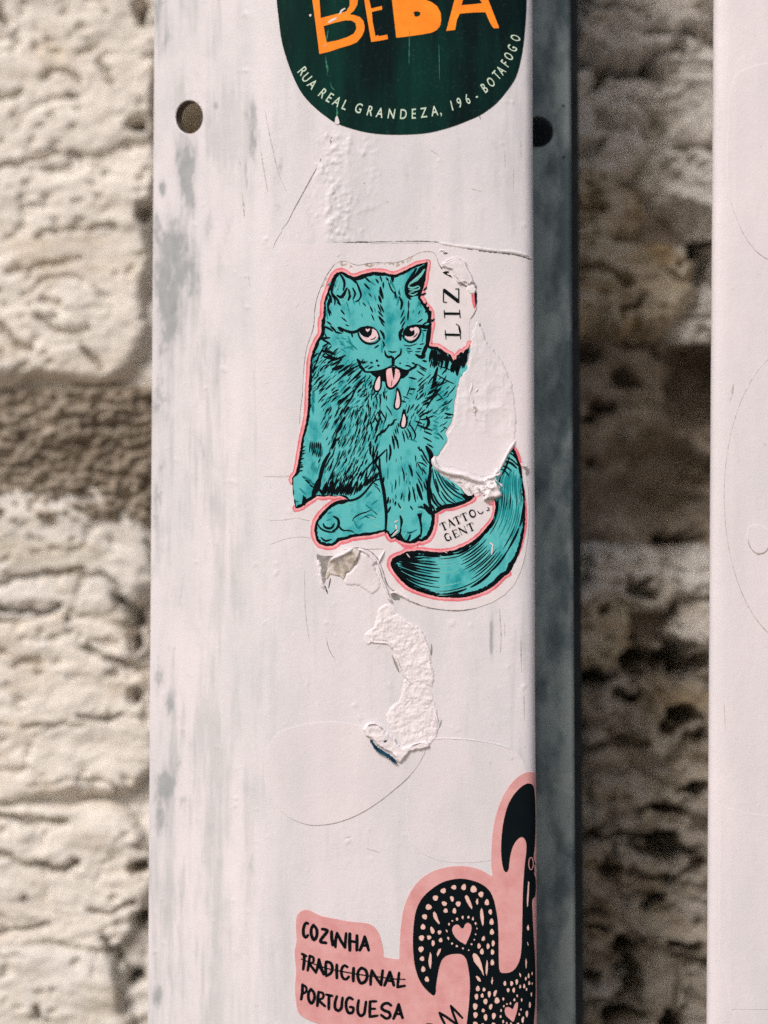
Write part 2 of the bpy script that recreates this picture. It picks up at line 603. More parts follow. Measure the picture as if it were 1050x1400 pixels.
# the deep body of the wall, outside the picture plain and inside it rough
def slab():
    bm = bmesh.new()
    x0, x1, z0, z1, y0, y1 = -2.2, 2.2, -1.3, 1.3, WALL_Y + .060, WALL_Y + .35
    vs = [(x0, y0, z0), (x1, y0, z0), (x1, y0, z1), (x0, y0, z1), (x0, y1, z0), (x1, y1, z0), (x1, y1, z1), (x0, y1, z1)]
    F = [(0, 1, 2, 3), (5, 4, 7, 6), (4, 0, 3, 7), (1, 5, 6, 2), (3, 2, 6, 7)]
    return mesh_obj('wall_core', vs, F, M['mortar'], wall, False)
slab()

# crevices and hollows of the rock: polyline cracks (width px, depth m, points) and pits (x, y, rx, ry, depth)
CRACKS = [(5, .010, 0, 25, 8, 33, 15, 41), (3, .005, 68, 120, 80, 110, 95, 112, 108, 118, 118, 128), (3.4, .006, 140, 95, 150, 110, 163, 131), (3, .005, 0, 140, 12, 148, 25, 145, 38, 138),
          (4, .010, -10, 826, 12, 836, 45, 838, 75, 838, 86, 830), (3, .006, -10, 802, 30, 792, 70, 785, 120, 781), (3, .006, 115, 790, 145, 785, 165, 800, 172, 808), (7, .014, 170, 818, 184, 832, 190, 850),
          (4, .008, 120, 885, 142, 893, 165, 905, 204, 916), (4, .006, -8, 888, 15, 895), (4, .004, 30, 908, 60, 904), (3, .006, 115, 975, 130, 980, 150, 981, 175, 975), (2.6, .004, 40, 990, 100, 988),
          (5, .010, 58, 1176, 80, 1186, 95, 1182, 108, 1176), (3, .006, -10, 1158, 20, 1165, 40, 1176, 60, 1178), (4.5, .007, -8, 1110, 50, 1118, 95, 1120), (3, .007, -10, 1276, 20, 1265, 45, 1262, 72, 1258),
          (4.5, .009, 148, 1278, 165, 1305, 172, 1335, 178, 1375), (3, .006, 128, 1238, 150, 1244, 165, 1238, 190, 1226), (4, .007, -6, 446, 12, 450, 20, 460, 28, 475, 50, 484), (4, .005, 60, 440, 80, 460, 115, 462, 130, 455),
          (6, .004, 70, 420, 90, 430), (3, .006, 120, 480, 145, 512), (3, .005, 10, 240, 60, 225, 90, 215), (3, .004, 75, 212, 100, 220, 120, 226), (3, .005, 60, 330, 110, 320, 160, 322), (3, .004, 20, 380, 70, 372, 120, 360),
          (9, .024, 812, 120, 832, 107, 862, 101, 892, 105), (5, .014, 896, 94, 926, 80), (7, .014, 885, 55, 930, 58, 980, 63), (5, .010, 785, 285, 812, 298), (7, .012, 858, 460, 892, 476), (5, .010, 846, 432, 872, 404),
          (5, .010, 800, 20, 830, 25), (4, .008, 860, 140, 880, 170, 900, 178), (5, .010, 780, 380, 820, 372, 850, 385), (5, .008, 800, 220, 820, 205), (5, .012, 790, 1020, 840, 1012, 872, 1020), (6, .014, 800, 1140, 850, 1138, 880, 1146),
          (6, .012, 860, 1190, 905, 1200, 960, 1180), (5, .010, 780, 1245, 830, 1240)]
PITS = [(192, 180, 12, 8, .02), (98, 850, 4, 4, .01), (190, 878, 8, 14, .02), (40, 1225, 4, 3, .008), (58, 1374, 4, 9, .010), (196, 1252, 10, 14, .02), (200, 30, 9, 16, .015), (196, 1182, 12, 9, .018), (105, 143, 4, 4, .006), (185, 1335, 14, 12, .02), (200, 300, 9, 12, .015), (190, 950, 10, 10, .012),
        (958, 355, 20, 44, .030), (872, 901, 26, 22, .040), (914, 892, 15, 14, .035), (930, 912, 24, 10, .03), (806, 926, 26, 13, .03), (872, 802, 14, 12, .02), (820, 832, 7, 10, .015), (955, 520, 44, 80, .030), (915, 650, 80, 60, .028), (268, 152, 40, 44, .030), (820, 560, 14, 10, .02),  # pit behind the bolt hole is added to deepen its shade
        (800, 640, 12, 9, .02), (930, 740, 30, 14, .025), (925, 980, 20, 16, .03), (905, 1160, 34, 15, .035), (847, 1296, 17, 15, .035), (852, 1340, 11, 24, .035), (845, 1384, 16, 14, .035), (890, 1230, 14, 9, .025), (912, 1392, 15, 20, .03), (835, 1190, 10, 9, .02),
        (860, 955, 16, 9, .02), (795, 985, 14, 8, .02), (900, 1105, 22, 9, .025), (810, 1262, 12, 7, .02), (945, 1080, 18, 12, .02), (800, 480, 18, 10, .02), (860, 520, 14, 10, .018), (930, 1290, 18, 9, .02), (796, 1340, 9, 9, .02)]
def hollows(gx, gy):
    x0, x1, y0, y1 = gx.min() - 20, gx.max() + 20, gy.min() - 20, gy.max() + 20
    wx = gx + 30 * (vn(gx / 20, gy / 16, 311) - .5) * (gx > 700) + 9 * (vn(gx / 11, gy / 11, 301) - .5) + 4 * (vn(gx / 4, gy / 4, 303) - .5); wy = gy + 26 * (vn(gx / 18, gy / 17, 313) - .5) * (gx > 700) + 9 * (vn(gx / 12, gy / 10, 305) - .5) + 4 * (vn(gx / 4, gy / 4, 307) - .5)
    d = np.zeros(gx.shape)
    for w, dep, *c in CRACKS:
        P = np.array(c, float).reshape(-1, 2)
        if P[:, 0].max() < x0 or P[:, 0].min() > x1 or P[:, 1].max() < y0 or P[:, 1].min() > y1:
            continue
        for a, b in zip(P[:-1], P[1:]):
            ab = b - a
            t = np.clip(((wx - a[0]) * ab[0] + (wy - a[1]) * ab[1]) / (ab @ ab), 0, 1)
            q = np.hypot(wx - a[0] - t * ab[0], wy - a[1] - t * ab[1])
            d = np.maximum(d, dep * np.exp(-(q / w) ** 2))
    for x, y, rx, ry, dep in PITS:
        if x < x0 or x > x1 or y < y0 or y > y1:
            continue
        d = np.maximum(d, dep * sstep(1.5, .35, np.hypot((wx - x) / rx, (wy - y) / ry)))
    return d

M['rubble'] = stone_mat('mid_tone_rubble', (.34, .30, .24), (.60, .56, .50), (.36, .27, .15), 44, .7)  # mid tone between the stones and the mortar
def rough_bed(name, x0, x1, y0, y1, step, mat, amp=.006, freq=1.0, seed=1, depth=0.0):
    xs = np.arange(x0, x1, step); ys = np.arange(y0, y1, step)
    gx, gy = np.meshgrid(xs, ys)
    lump = 1 - np.clip(cell(gx / 15 * freq + 1.5 * fbm(gx / 20, gy / 20, 2, 2), gy / 11 * freq, seed), 0, 1)
    h = amp * (.55 * lump + .8 * fbm(gx / 26 * freq, gy / 18 * freq, seed + 3, 5, .6) - .55)
    h = h + .010 * (fbm(gx / 120, gy / 90, seed + 9, 2) - .5)
    ed = np.minimum(np.minimum(gx - x0, x1 - gx), np.minimum(gy - y0, y1 - gy))
    h = h - .02 * (1 - sstep(0, 26, ed))
    h = h - hollows(gx, gy)
    P = at_depth(gx, gy, WALL_Y + depth)
    P[..., 1] -= h
    return mesh_obj(name, P.reshape(-1, 3), grid_faces(len(xs), len(ys))[:, ::-1], mat, wall)

rough_bed('mortar', -420, 560, -330, 1750, 4, M['stone_b'], .006, .6, 3, .002)
rough_bed('mortar', 540, 1500, -330, 1750, 6, M['mortar'], .006, .6, 3, .012)
rough_bed('mortar', -120, 245, 512, 735, 2.0, M['mortar'], .0120, 1.0, 5, -.003)
rough_bed('mortar', 765, 1010, 400, 800, 2.2, M['mortar'], .013, .75, 8, .016)
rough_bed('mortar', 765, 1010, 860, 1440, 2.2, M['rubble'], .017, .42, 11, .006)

def stone(x0, x1, y0, y1, T, mat, seed, step=2.3, flaky=1.0, pw=3.2, edge=.22, rot=0.0):
    """one stone of the wall: an uneven block whose rim falls away behind the mortar"""
    xs = np.arange(x0, x1 + step, step); ys = np.arange(y0, y1 + step, step)
    gx, gy = np.meshgrid(xs, ys)
    u = (gx - (x0 + x1) / 2) / ((x1 - x0) / 2); v = (gy - (y0 + y1) / 2) / ((y1 - y0) / 2)
    c, s_ = math.cos(rot), math.sin(rot)
    u, v = u * c - v * s_, u * s_ + v * c
    q = (np.abs(u) ** pw + np.abs(v) ** pw) ** (1 / pw)
    m = min(x1 - x0, y1 - y0)
    left = x0 < 700
    rag = .30
    if not left and x0 < 1000:
        edge *= 1.5; T *= .80; rag = .85
    if left:
        edge *= .55; pw += 2.0; T *= .8
    q = q + (fbm(gx / (m * .35), gy / (m * .35), seed, 4) - .5) * rag
    e = np.clip((.97 - q) / edge, 0, 1)
    dome = np.sqrt(e * (2 - e))
    h = T * dome
    wx = gx + 26 * (fbm(gx / 50, gy / 50, seed + 31, 3) - .5); wy = gy + 26 * (fbm(gx / 55, gy / 45, seed + 33, 3) - .5)
    rel = .0085 * (fbm(wx / 75, wy / 38, seed + 2, 6, .55) - .5)
    crack = ridged(wx / 95, wy / 60, seed + 4, 3)
    rel = rel - (.0040 if x0 < 700 else .0065) * flaky * sstep(.80, .93, crack)
    led = fbm(wx / 90, wy / 42, seed + 6, 3)
    rel = rel + (.0012 if x0 < 700 else .0042) * flaky * (np.floor(led * 7) + sstep(.0, .35, led * 7 % 1)) / 7 * 2
    rel = rel + .0014 * (fbm(wx / 8, wy / 7, seed + 8, 4, .6) - .5)
    pit = sstep(.26, .05, cell(wx / 34, wy / 26, seed + 12)) * (vn(wx / 60, wy / 60, seed + 13) > .5)
    rel = rel - .004 * pit
    if left:
        rel = rel * .55
    h = h + rel * sstep(0, .6, e) - .030 * sstep(.95, 1.25, q)
    h = h - hollows(gx, gy)
    P = at_depth(gx, gy, WALL_Y + .006)
    P[..., 1] -= h
    return mesh_obj('stone', P.reshape(-1, 3), grid_faces(len(xs), len(ys))[:, ::-1], mat, wall)

A, B, C = M['stone_a'], M['stone_b'], M['stone_c']
STONES = [
    # left of the post
    (-260, 236, -190, 575, .017, A, 3, 2.4, 1.0, 6.0, .10),
    (-230, 232, 664, 856, .015, B, 5, 2.2, 1.1, 4.4, .24),
    (98, 190, 792, 868, .015, B, 14, 2.1, .8, 2.4, .45),
    (-240, 226, 834, 1100, .015, A, 15, 2.2, 1.3, 4, .22),
    (-240, 228, 1084, 1296, .015, A, 24, 2.2, 1.3, 4, .24),
    (64, 200, 1150, 1296, .0145, A, 33, 2.2, 1.0, 3.0, .3),
    (-250, 204, 1268, 1620, .018, B, 36, 2.4, 1.0, 3.6, .22),
    (160, 250, 1220, 1330, .006, B, 39, 2.3, 1.0, 2.4, .4),
    (158, 250, 1320, 1460, .004, C, 42, 2.3, 1.0, 2.4, .4),
    # right of the post
    (740, 1010, -180, 118, .012, B, 45, 2.3, 1.0, 3.5, .25),
    (742, 900, 96, 260, .010, B, 48, 2.3, 1.2, 2.8, .3),
    (862, 1060, 66, 330, .011, B, 52, 2.3, 1.2, 3.0, .28),
    (744, 880, 236, 352, .010, C, 55, 2.3, 1.2, 2.8, .35),
    (746, 950, 316, 470, .012, C, 58, 2.3, 1.0, 3.0, .3),
    (880, 1080, 320, 470, .004, B, 60, 2.4, 1.0, 2.6, .35),
    (758, 1010, 742, 836, .012, B, 63, 2.2, 1.0, 3.2, .3),
    (756, 868, 806, 912, .011, C, 66, 2.2, 1.0, 2.6, .4),
    (900, 1040, 812, 900, .012, B, 69, 2.2, 1.0, 2.6, .4),
    (762, 882, 934, 990, .008, C, 72, 2.2, .8, 2.4, .5),
    (876, 1030, 928, 1010, .011, B, 75, 2.2, 1.0, 2.4, .45),
    (766, 858, 992, 1062, .010, C, 78, 2.2, .8, 2.2, .5),
    (838, 930, 974, 1042, .009, B, 81, 2.2, .8, 2.2, .5),
    (776, 906, 1050, 1150, .012, C, 84, 2.2, .8, 2.4, .45),
    (912, 1040, 1046, 1122, .011, B, 87, 2.2, .8, 2.4, .45),
    (766, 836, 1136, 1236, .010, C, 90, 2.2, .8, 2.4, .45),
    (836, 916, 1148, 1226, .010, B, 93, 2.2, .8, 2.4, .45),
    (772, 880, 1244, 1302, .009, C, 96, 2.2, .8, 2.4, .45),
    (848, 1030, 1212, 1306, .012, B, 99, 2.2, .8, 2.6, .4),
    (768, 842, 1310, 1420, .009, C, 102, 2.2, .8, 2.4, .45),
    (838, 930, 1290, 1440, .012, B, 105, 2.2, .8, 2.6, .4),
    (924, 1050, 1300, 1440, .009, B, 108, 2.3, .8, 2.6, .4),
    # hidden behind the post but seen a step to either side
    (240, 500, -180, 300, .004, M['stone_c'], 120, 5, 1.0, 4, .15),  # darker stone colour paints the shade seen through the bolt hole
    (240, 500, 320, 700, .010, B, 123, 5, 1.0, 4, .15),
    (240, 500, 720, 1100, .010, A, 126, 5, 1.0, 4, .15),
    (240, 500, 1110, 1600, .010, B, 129, 5, 1.0, 4, .15),
    (1050, 1400, -180, 420, .012, A, 132, 5, 1.0, 4, .15),
    (1050, 1400, 430, 900, .012, B, 135, 5, 1.0, 4, .15),
    (1040, 1400, 910, 1600, .012, A, 138, 5, 1.0, 4, .15),
]
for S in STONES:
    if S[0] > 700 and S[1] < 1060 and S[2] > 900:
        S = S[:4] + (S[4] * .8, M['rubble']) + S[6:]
    stone(*S)

# ------------------------------------------------------------------ the white steel post
post = thing('steel_post', 'wide white painted steel post with stickers and a bolt hole in its left flank', 'post', (0, .02, -1.3))
HX, HY, HRX, HRY = 258.5, 160, 19.5, 23.5

def smooth_zones(px, py):
    k = np.ones(np.shape(px))
    for (x, y, rx, ry) in ((549, 30, 178, 158), (560, 590, 172, 256), (600, 1330, 210, 160)):
        d = ((px - x) / rx) ** 2 + ((py - y) / ry) ** 2
        k = np.minimum(k, sstep(.95, 1.15, d))
    return k

def h_fine(px, py):
    """uneven old paint and paper under it, metres"""
    z = smooth_zones(px, py)
    a = (fbm(px / 16, py / 22, 21, 4, .55) - .5) * .00006
    # rough scabby band under the green sticker
    m = sstep(56, 26, np.abs(px - 470 + (py - 250) * .10)) * sstep(176, 192, py) * sstep(336, 322, py)
    m2 = sstep(26, 6, np.abs(px - (455 + (vn(py / 30, 0 * py, 4) - .5) * 30))) * sstep(176, 186, py) * sstep(334, 318, py)
    b = m * np.maximum(fbm(px / 9, py / 11, 33, 4, .6) - .50, 0) * .0011 + m2 * np.maximum(fbm(px / 5, py / 6, 35, 3, .6) - .48, 0) * .0014
    # lumps dotted over the front
    c = np.maximum(fbm(px / 14, py / 14, 44, 3, .5) - .78, 0) * .0016
    # wrinkled paper to the right of the torn cat
    e = sstep(52, 20, np.hypot((px - 672) / 1.0, (py - 560) / 1.9)) * (ridged(px / 22, py / 34, 51, 4) - .5) * .00042
    return a + z * (b + c) + e * 0.0

WEAR = [ # x, y, rx, ry, strength
    (256, 238, 17, 36, 1.1), (262, 272, 11, 34, .9), (222, 258, 6, 12, .9), (238, 330, 30, 60, .62), (228, 395, 22, 70, .68), (252, 385, 24, 60, .60),
    (226, 480, 18, 66, .60), (222, 560, 12, 50, .62), (244, 440, 26, 60, .45), (222, 640, 9, 40, .45), (216, 30, 7, 40, .6), (232, 40, 10, 30, .45),
    (216, 700, 8, 60, .42), (222, 925, 8, 28, .62), (230, 960, 9, 22, .60), (224, 1078, 15, 36, .74), (240, 1060, 14, 30, .5), (222, 1120, 12, 26, .7),
    (218, 1210, 9, 20, .5), (216, 1362, 6, 16, .75), (250, 820, 18, 80, .34), (266, 1100, 30, 60, .36), (300, 300, 26, 90, .34), (285, 560, 40, 120, .30),
    (345, 180, 18, 60, .45), (330, 420, 12, 140, .33), (352, 760, 9, 120, .32), (380, 250, 10, 70, .42), (400, 380, 10, 60, .28), (366, 1150, 12, 60, .32),
    (345, 1220, 8, 60, .38), (240, 760, 20, 40, .34), (295, 145, 5, 7, .9), (336, 240, 3.5, 34, .62), (355, 190, 4, 26, .62), (300, 233, 6, 6, .5),
    (690, 640, 30, 30, .12), (690, 250, 34, 80, .22), (672, 860, 3, 42, .62), (650, 1130, 2.5, 14, .7), (714, 890, 14, 60, .24), (560, 260, 50, 60, .16),
]

def wear_at(px, py):
    n = fbm(px / 15, py / 62, 61, 5, .6)
    n2 = fbm(px / 5, py / 13, 67, 4, .6)
    w = np.zeros(np.shape(px))
    for x, y, rx, ry, s_ in WEAR:
        d = ((px - x) / rx) ** 2 + ((py - y) / ry) ** 2
        w = np.maximum(w, s_ * np.exp(-d * .9))
    w = w + .10 * sstep(300, 210, px)
    v = sstep(.40, .86, w + (n - .5) * 1.5 + (n2 - .5) * .6) * np.minimum(1, w * 2.4)
    soft = .20 * sstep(.10, .7, w + (n - .5) * .8)
    return np.clip(v * .66 + soft, 0, 1)

def post_shell():
    cx = np.concatenate([np.arange(206.9, 300, 1.8), np.arange(300, 729, 2.0)])
    dx0, dy0, _ = ray(cx, np.full(cx.shape, 700.0))
    ph = np.arctan2(dx0, dy0)
    s_front = np.interp(ph, PHI[:JM - 1], SS[:JM - 1])
    s_all = np.concatenate([s_front, np.linspace(s_front[-1] + .0004, SS[-1], 60)])
    X = np.interp(s_all, SS, PXs); Y = np.interp(s_all, SS, PYs)
    nx = np.interp(s_all, SS, NX); ny = np.interp(s_all, SS, NY)
    zt = at_depth(525, -60, 0.0)[2]; zb = at_depth(525, 1460, 0.0)[2]
    nz = 760
    Z = np.concatenate([[-1.3, -.8, -.4], np.linspace(zb, zt, nz), [.4, .75, 1.0]])
    XX, ZZ = np.meshgrid(X, Z); YY = np.meshgrid(Y, Z)[0]; NNx = np.meshgrid(nx, Z)[0]; NNy = np.meshgrid(ny, Z)[0]
    # pixel each vertex is seen at
    rel = np.stack([XX - CAM[0], YY - CAM[1], ZZ - CAM[2]], -1)
    dep = rel[..., 1] * CT + rel[..., 2] * ST
    up = -rel[..., 1] * ST + rel[..., 2] * CT
    px = 525 + rel[..., 0] / dep / HS * 1400; py = 700 - up / dep / HS * 1400
    nf = len(s_front)
    # beyond the visible rim go on counting along the steel
    px[:, nf:] = px[:, nf - 1:nf] + (s_all[nf:] - s_front[-1])[None] / PX * 1.0
    # bolt hole: drop cells inside, pull its rim onto the ellipse
    eu = (px - HX) / HRX; ev = (py - HY) / HRY; er = np.hypot(eu, ev)
    keep = er > 1.0
    rim = (er > 1.0) & (er < 1.11)
    k = np.where(rim, 1.0 / np.maximum(er, 1e-6), 1.0)
    px2 = HX + (px - HX) * k; py2 = HY + (py - HY) * k
    h = h_fine(px, py) + h_low(px, py)
    P = np.stack([XX + NNx * h, YY + NNy * h, ZZ], -1)
    S2 = surf(px2, py2, 0.0)
    P[rim] = S2[rim]
    f = grid_faces(P.shape[1], P.shape[0], keep)
    o = mesh_obj('front_panel', P.reshape(-1, 3), f, M['paint'], post)
    o.data.validate()
    at = o.data.attributes.new('wear', 'FLOAT', 'POINT')
    at.data.foreach_set('value', wear_at(px, py).astype(np.float32).ravel())
    gx_, gy_ = px, py
    lw = .30 + .70 * sstep(420, 230, gx_) + .30 * sstep(640, 715, gx_)
    g1 = fbm(gx_ / 13, gy_ / 190, 401, 5, .6); g2 = fbm(gx_ / 60, gy_ / 90, 405, 3); g3 = fbm(gx_ / 4, gy_ / 40, 409, 3)
    g = sstep(.47, .70, g1 * .62 + g2 * .38 + (g3 - .5) * .18) * lw * .62
    g = g + .20 * sstep(.50, .75, fbm(gx_ / 26, gy_ / 34, 413, 5, .65)) * lw + .10 * np.exp(-((gx_ - 338) / 7) ** 2)
    at = o.data.attributes.new('grime', 'FLOAT', 'POINT')
    at.data.foreach_set('value', np.clip(g, 0, .8).astype(np.float32).ravel())
    return o
shell = post_shell()

def closed_strip(name, pts, z0, z1, mat, parent, smooth=False):
    """a vertical folded piece: plan outline pts (closed) drawn up from z0 to z1, capped"""
    n = len(pts)
    V = [(x, y, z0) for x, y in pts] + [(x, y, z1) for x, y in pts]
    F = [(i, (i + 1) % n, n + (i + 1) % n, n + i) for i in range(n)] + [tuple(range(n))[::-1], tuple(range(n, 2 * n))]
    return mesh_obj(name, V, F, mat, parent, smooth)

def X_at(px, Y):
    return (px - 525) * PX * (DIST + Y) / DIST

M['hole'] = print_mat('hole_wall_shade', (.05, .045, .04), (.16, .13, .10), 500, rough=.8)  # dark colour paints the shade inside the bolt hole
# rolled rim of the bolt hole and thickness of the sheet
th = np.linspace(0, 2 * math.pi, 49)[:-1]
ring = []
for k_, hh in ((1.06, -.00005), (1.0, .00006), (.97, -.0003), (.93, -.0030)):
    ring.append(surf(HX + HRX * k_ * np.cos(th), HY + HRY * k_ * np.sin(th), hh))
V = np.concatenate(ring)
F = [[a * 48 + i, a * 48 + (i + 1) % 48, (a + 1) * 48 + (i + 1) % 48, (a + 1) * 48 + i] for a in range(3) for i in range(48)]
mesh_obj('hole_rim', V, F[:96], M['paint2'], post)
mesh_obj('hole_wall', V, F[96:], M['hole'], post)

# left edge return of the sheet
xl, yl = PXs[0], PYs[0]
closed_strip('edge_return', [(xl, yl + .0002), (xl + .0012, yl + .0030), (xl + .006, yl + .0026), (xl + .004, yl + .0002)], -1.3, 1.0, M['paint2'], post)

M['painted_gap_shade'] = print_mat('painted_gap_shade', (.012, .018, .022), (.035, .045, .05), 120, rough=.6)  # near-black colour paints the deep shade beside the strap
# galvanised strap behind, right of the post, with its own hole
PY_ = .0275
bx0, bx1 = X_at(640, PY_), X_at(780, PY_)
def strap():
    zt = 1.0
    V = []; F = []
    hx, hy, r = 735, 180, 22
    zc = at_depth(hx, hy, PY_)
    cx_, cz_ = zc[0], zc[2]; rr = r * PX * (DIST + PY_) / DIST
    m = 48
    sq = rr * 1.7
    def outer(a):
        c, s_ = math.cos(a), math.sin(a); k = sq / max(abs(c), abs(s_)); return (cx_ + c * k, cz_ + s_ * k)
    for yy in (PY_, PY_ + .003):
        o = len(V)
        for i in range(m):
            a = 2 * math.pi * (i + .5) / m
            V.append((cx_ + rr * math.cos(a), yy, cz_ + rr * math.sin(a)))
        for i in range(m):
            a = 2 * math.pi * (i + .5) / m
            x, z = outer(a); V.append((x, yy, z))
        F += [(o + i, o + (i + 1) % m, o + m + (i + 1) % m, o + m + i) for i in range(m)]
    F += [(i, (i + 1) % m, 2 * m + (i + 1) % m, 2 * m + i) for i in range(m)]
    xA, xB, zA, zB = cx_ - sq, cx_ + sq, cz_ - sq, cz_ + sq
    def quad(x0, x1, z0, z1):
        o = len(V)
        V.extend([(x0, PY_, z0), (x1, PY_, z0), (x1, PY_, z1), (x0, PY_, z1)]); F.append((o, o + 1, o + 2, o + 3))
    c45 = sq
    quad(bx0, cx_ - sq, -1.3, zt); quad(cx_ + sq, bx1, -1.3, zt)
    quad(cx_ - sq, cx_ + sq, -1.3, zA); quad(cx_ - sq, cx_ + sq, zB, zt)
    # edge on the right side with a small rounded corner
    o = len(V)
    cr = [(bx1, PY_), (bx1 + .0006, PY_ + .0003), (bx1 + .0009, PY_ + .001), (bx1 + .0009, PY_ + .012)]
    for x, y in cr:
        V.extend([(x, y, -1.3), (x, y, zt)])
    for i in range(len(cr) - 1):
        F.append((o + 2 * i, o + 2 * i + 2, o + 2 * i + 3, o + 2 * i + 1))
    return mesh_obj('galvanised_strap', V, F, M['zinc'], post, False)
strap()
# box added behind the post, back to the wall, to keep light off the gap
closed_strip('light_block_box', [(X_at(420, .045), .055), (X_at(794, .055), .055), (X_at(794, .055), WALL_Y + .02), (X_at(420, .045), WALL_Y + .02)], -1.3, 1.0, M['painted_gap_shade'], post)

# ------------------------------------------------------------------ second post, at the right edge of the frame
post2 = thing('steel_post', 'plain white post cropped by the right edge, without printed stickers', 'post', (.13, .02, -1.3))
P2Y = .006
P2 = [(5, 40), (1.6, 24), (0, 14), (2, 8), (7, 4), (16, 1.6), (30, .5), (60, 0), (420, 0), (450, 3), (470, 14), (474, 40), (474, 150), (34, 150)]
P2tilt = (-22 / 1400)
def surf2(px, py, h=0.0):
    """a point of the second post's front seen at (px, py)"""
    px = np.asarray(px, float); py = np.asarray(py, float)
    a = px - (977.5 - (py) * (9.5 / 1400))
    dep = np.interp(a, [p[0] for p in P2[2:9]], [p[1] for p in P2[2:9]])
    return at_depth(px, py, P2Y + dep * PX - h)
def shell2():
    c = catmull(P2[:9], 3.0)
    c = np.concatenate([c, catmull(P2[8:12], 4.0)[1:], np.array(P2[12:])])
    base_x = 977.5
    nz = 420
    zt = at_depth(525, -40, 0.0)[2]; zb = at_depth(525, 1440, 0.0)[2]
    Z = np.concatenate([[-1.3], np.linspace(zb, zt, nz), [1.0]])
    top = at_depth(977.5, 0, P2Y); bot = at_depth(968.0, 1400, P2Y)
    x_left = lambda z: bot[0] + (top[0] - bot[0]) * (z - bot[2]) / (top[2] - bot[2])
    off = c[:, 0] * PX * (DIST + P2Y) / DIST + 452 * PX * (np.maximum(c[:, 1] - 14, 0) * PX) / DIST * 1.05
    XX = x_left(Z)[:, None] + off[None]
    YY = np.broadcast_to(P2Y + c[:, 1] * PX, XX.shape).copy()
    ZZ = np.broadcast_to(Z[:, None], XX.shape)
    YY += (fbm(XX / .0035, ZZ / .006, 71, 4) - .5) * .00008
    P = np.stack([XX, YY, ZZ], -1)
    return mesh_obj('front_panel', P.reshape(-1, 3), grid_faces(P.shape[1], P.shape[0]), M['paint2'], post2)
shell2()
# ------------------------------------------------------------------ small drawing helpers
def hatch_line(pr, x0, y0, x1, y1, n, dx, dy, w, jit=.25, curve=0.0, ddx=0.0, ddy=0.0):
    """n fur strokes rooted along a line, each running (dx, dy); (ddx, ddy) is added by the far end"""
    for i in range(n):
        t = (i + .5) / n
        r1, r2, r3 = (rng.random() - .5), (rng.random() - .5), (rng.random() - .5)
        L = 1 + jit * 2 * r1
        X = x0 + (x1 - x0) * (t + jit * .5 * r2 / n); Y = y0 + (y1 - y0) * (t + jit * .5 * r2 / n) + jit * 4 * r3
        a = (dx + ddx * t) * L; b = (dy + ddy * t) * L
        pr.ribbon([(X, Y), (X + a * .5 - b * curve, Y + b * .5 + a * curve), (X + a, Y + b)], w * (1.12 + .5 * r2), taper=.85, step=3)

def hatch_area(pr, poly, sx, sy, dirf, L, w, skip=.15, light=None):
    poly = np.array(poly, float)
    x0, y0 = poly.min(0); x1, y1 = poly.max(0)
    y = y0; row = 0
    while y < y1:
        x = x0 + (row % 2) * sx * .5
        while x < x1:
            X = x + (rng.random() - .5) * sx * .7; Y = y + (rng.random() - .5) * sy * .7
            if inside(poly, np.array([X]), np.array([Y]))[0] and rng.random() > skip:
                dx, dy = dirf(X, Y)
                l = L * (.6 + .8 * rng.random())
                q = light if (light is not None and rng.random() < .28) else pr
                q.ribbon([(X - dx * l / 2, Y - dy * l / 2), (X + dy * l * .04, Y - dx * l * .04), (X + dx * l / 2, Y + dy * l / 2)], w * (.8 + .75 * rng.random()), taper=.9, step=3.5)
            x += sx
        y += sy; row += 1

GP = 'small stickers on the white post'

# ------------------------------------------------------------------ green bar sticker, cut by the top of the frame
G_OUT = [(378.5, 0), (381, 25), (385, 55), (391.7, 80), (401.7, 106.7), (413, 128), (430, 146.7), (446.7, 160), (458, 167.5), (478, 175), (501.7, 181),
         (525, 183.6), (550, 184), (585, 181.5), (617, 173.5), (638, 165.6), (657.5, 156.8), (677, 142.7), (691, 127), (705, 105.7), (713, 76), (717.4, 40.5),
         (719.5, 0), (718, -50), (708, -100), (684, -140), (640, -166), (550, -176), (460, -166), (410, -140), (388, -100), (379, -50)]
gst = thing('bar_sticker', 'dark green oval sticker with orange block letters and a curved street address', 'sticker', surf(549, 30), GP)
pr = Print(.00016).poly(G_OUT, smooth=3); pr.build('backing', M['green'], gst, thick=.00016)
# B
fo = Print(.00022)
fo.poly([(422, -42), (428, 8), (429.5, 18), (433, 45), (436.7, 74.2), (450, 71), (465, 66), (479, 62), (488, 58), (494, 51), (498, 43), (498.5, 36), (497, 29),
         (492, 23.5), (484, 20.8), (478, 20), (484, 15), (488.5, 7), (490, -4), (488, -20), (480, -34), (462, -42), (440, -44)],
        [[(437, 1.6), (438.6, 25), (460, 19.5), (473.5, 15.8), (478, 8), (478, -8), (472, -22), (456, -28), (434, -27)],
         [(442.5, 36), (446.5, 58.3), (462, 55.3), (476, 50.5), (484, 46), (487.3, 39), (486, 32), (481, 28.6), (472, 28.2), (458, 31.5)]])
fo.build('letter', M['orange'], gst)
# E
fo = Print(.00022)
fo.poly([(492, -52), (498, 0), (502, 25), (507.5, 57.8), (519, 56), (530.5, 53.7), (529.5, 47.6), (518, 49.8), (516.8, 48), (513.3, 50), (509.5, 30), (508.3, 16.7),
         (522.5, 13.4), (522, 8.4), (507.5, 12), (505, 0), (501, -40), (520, -44), (519, -52)])
fo.build('letter', M['orange'], gst)
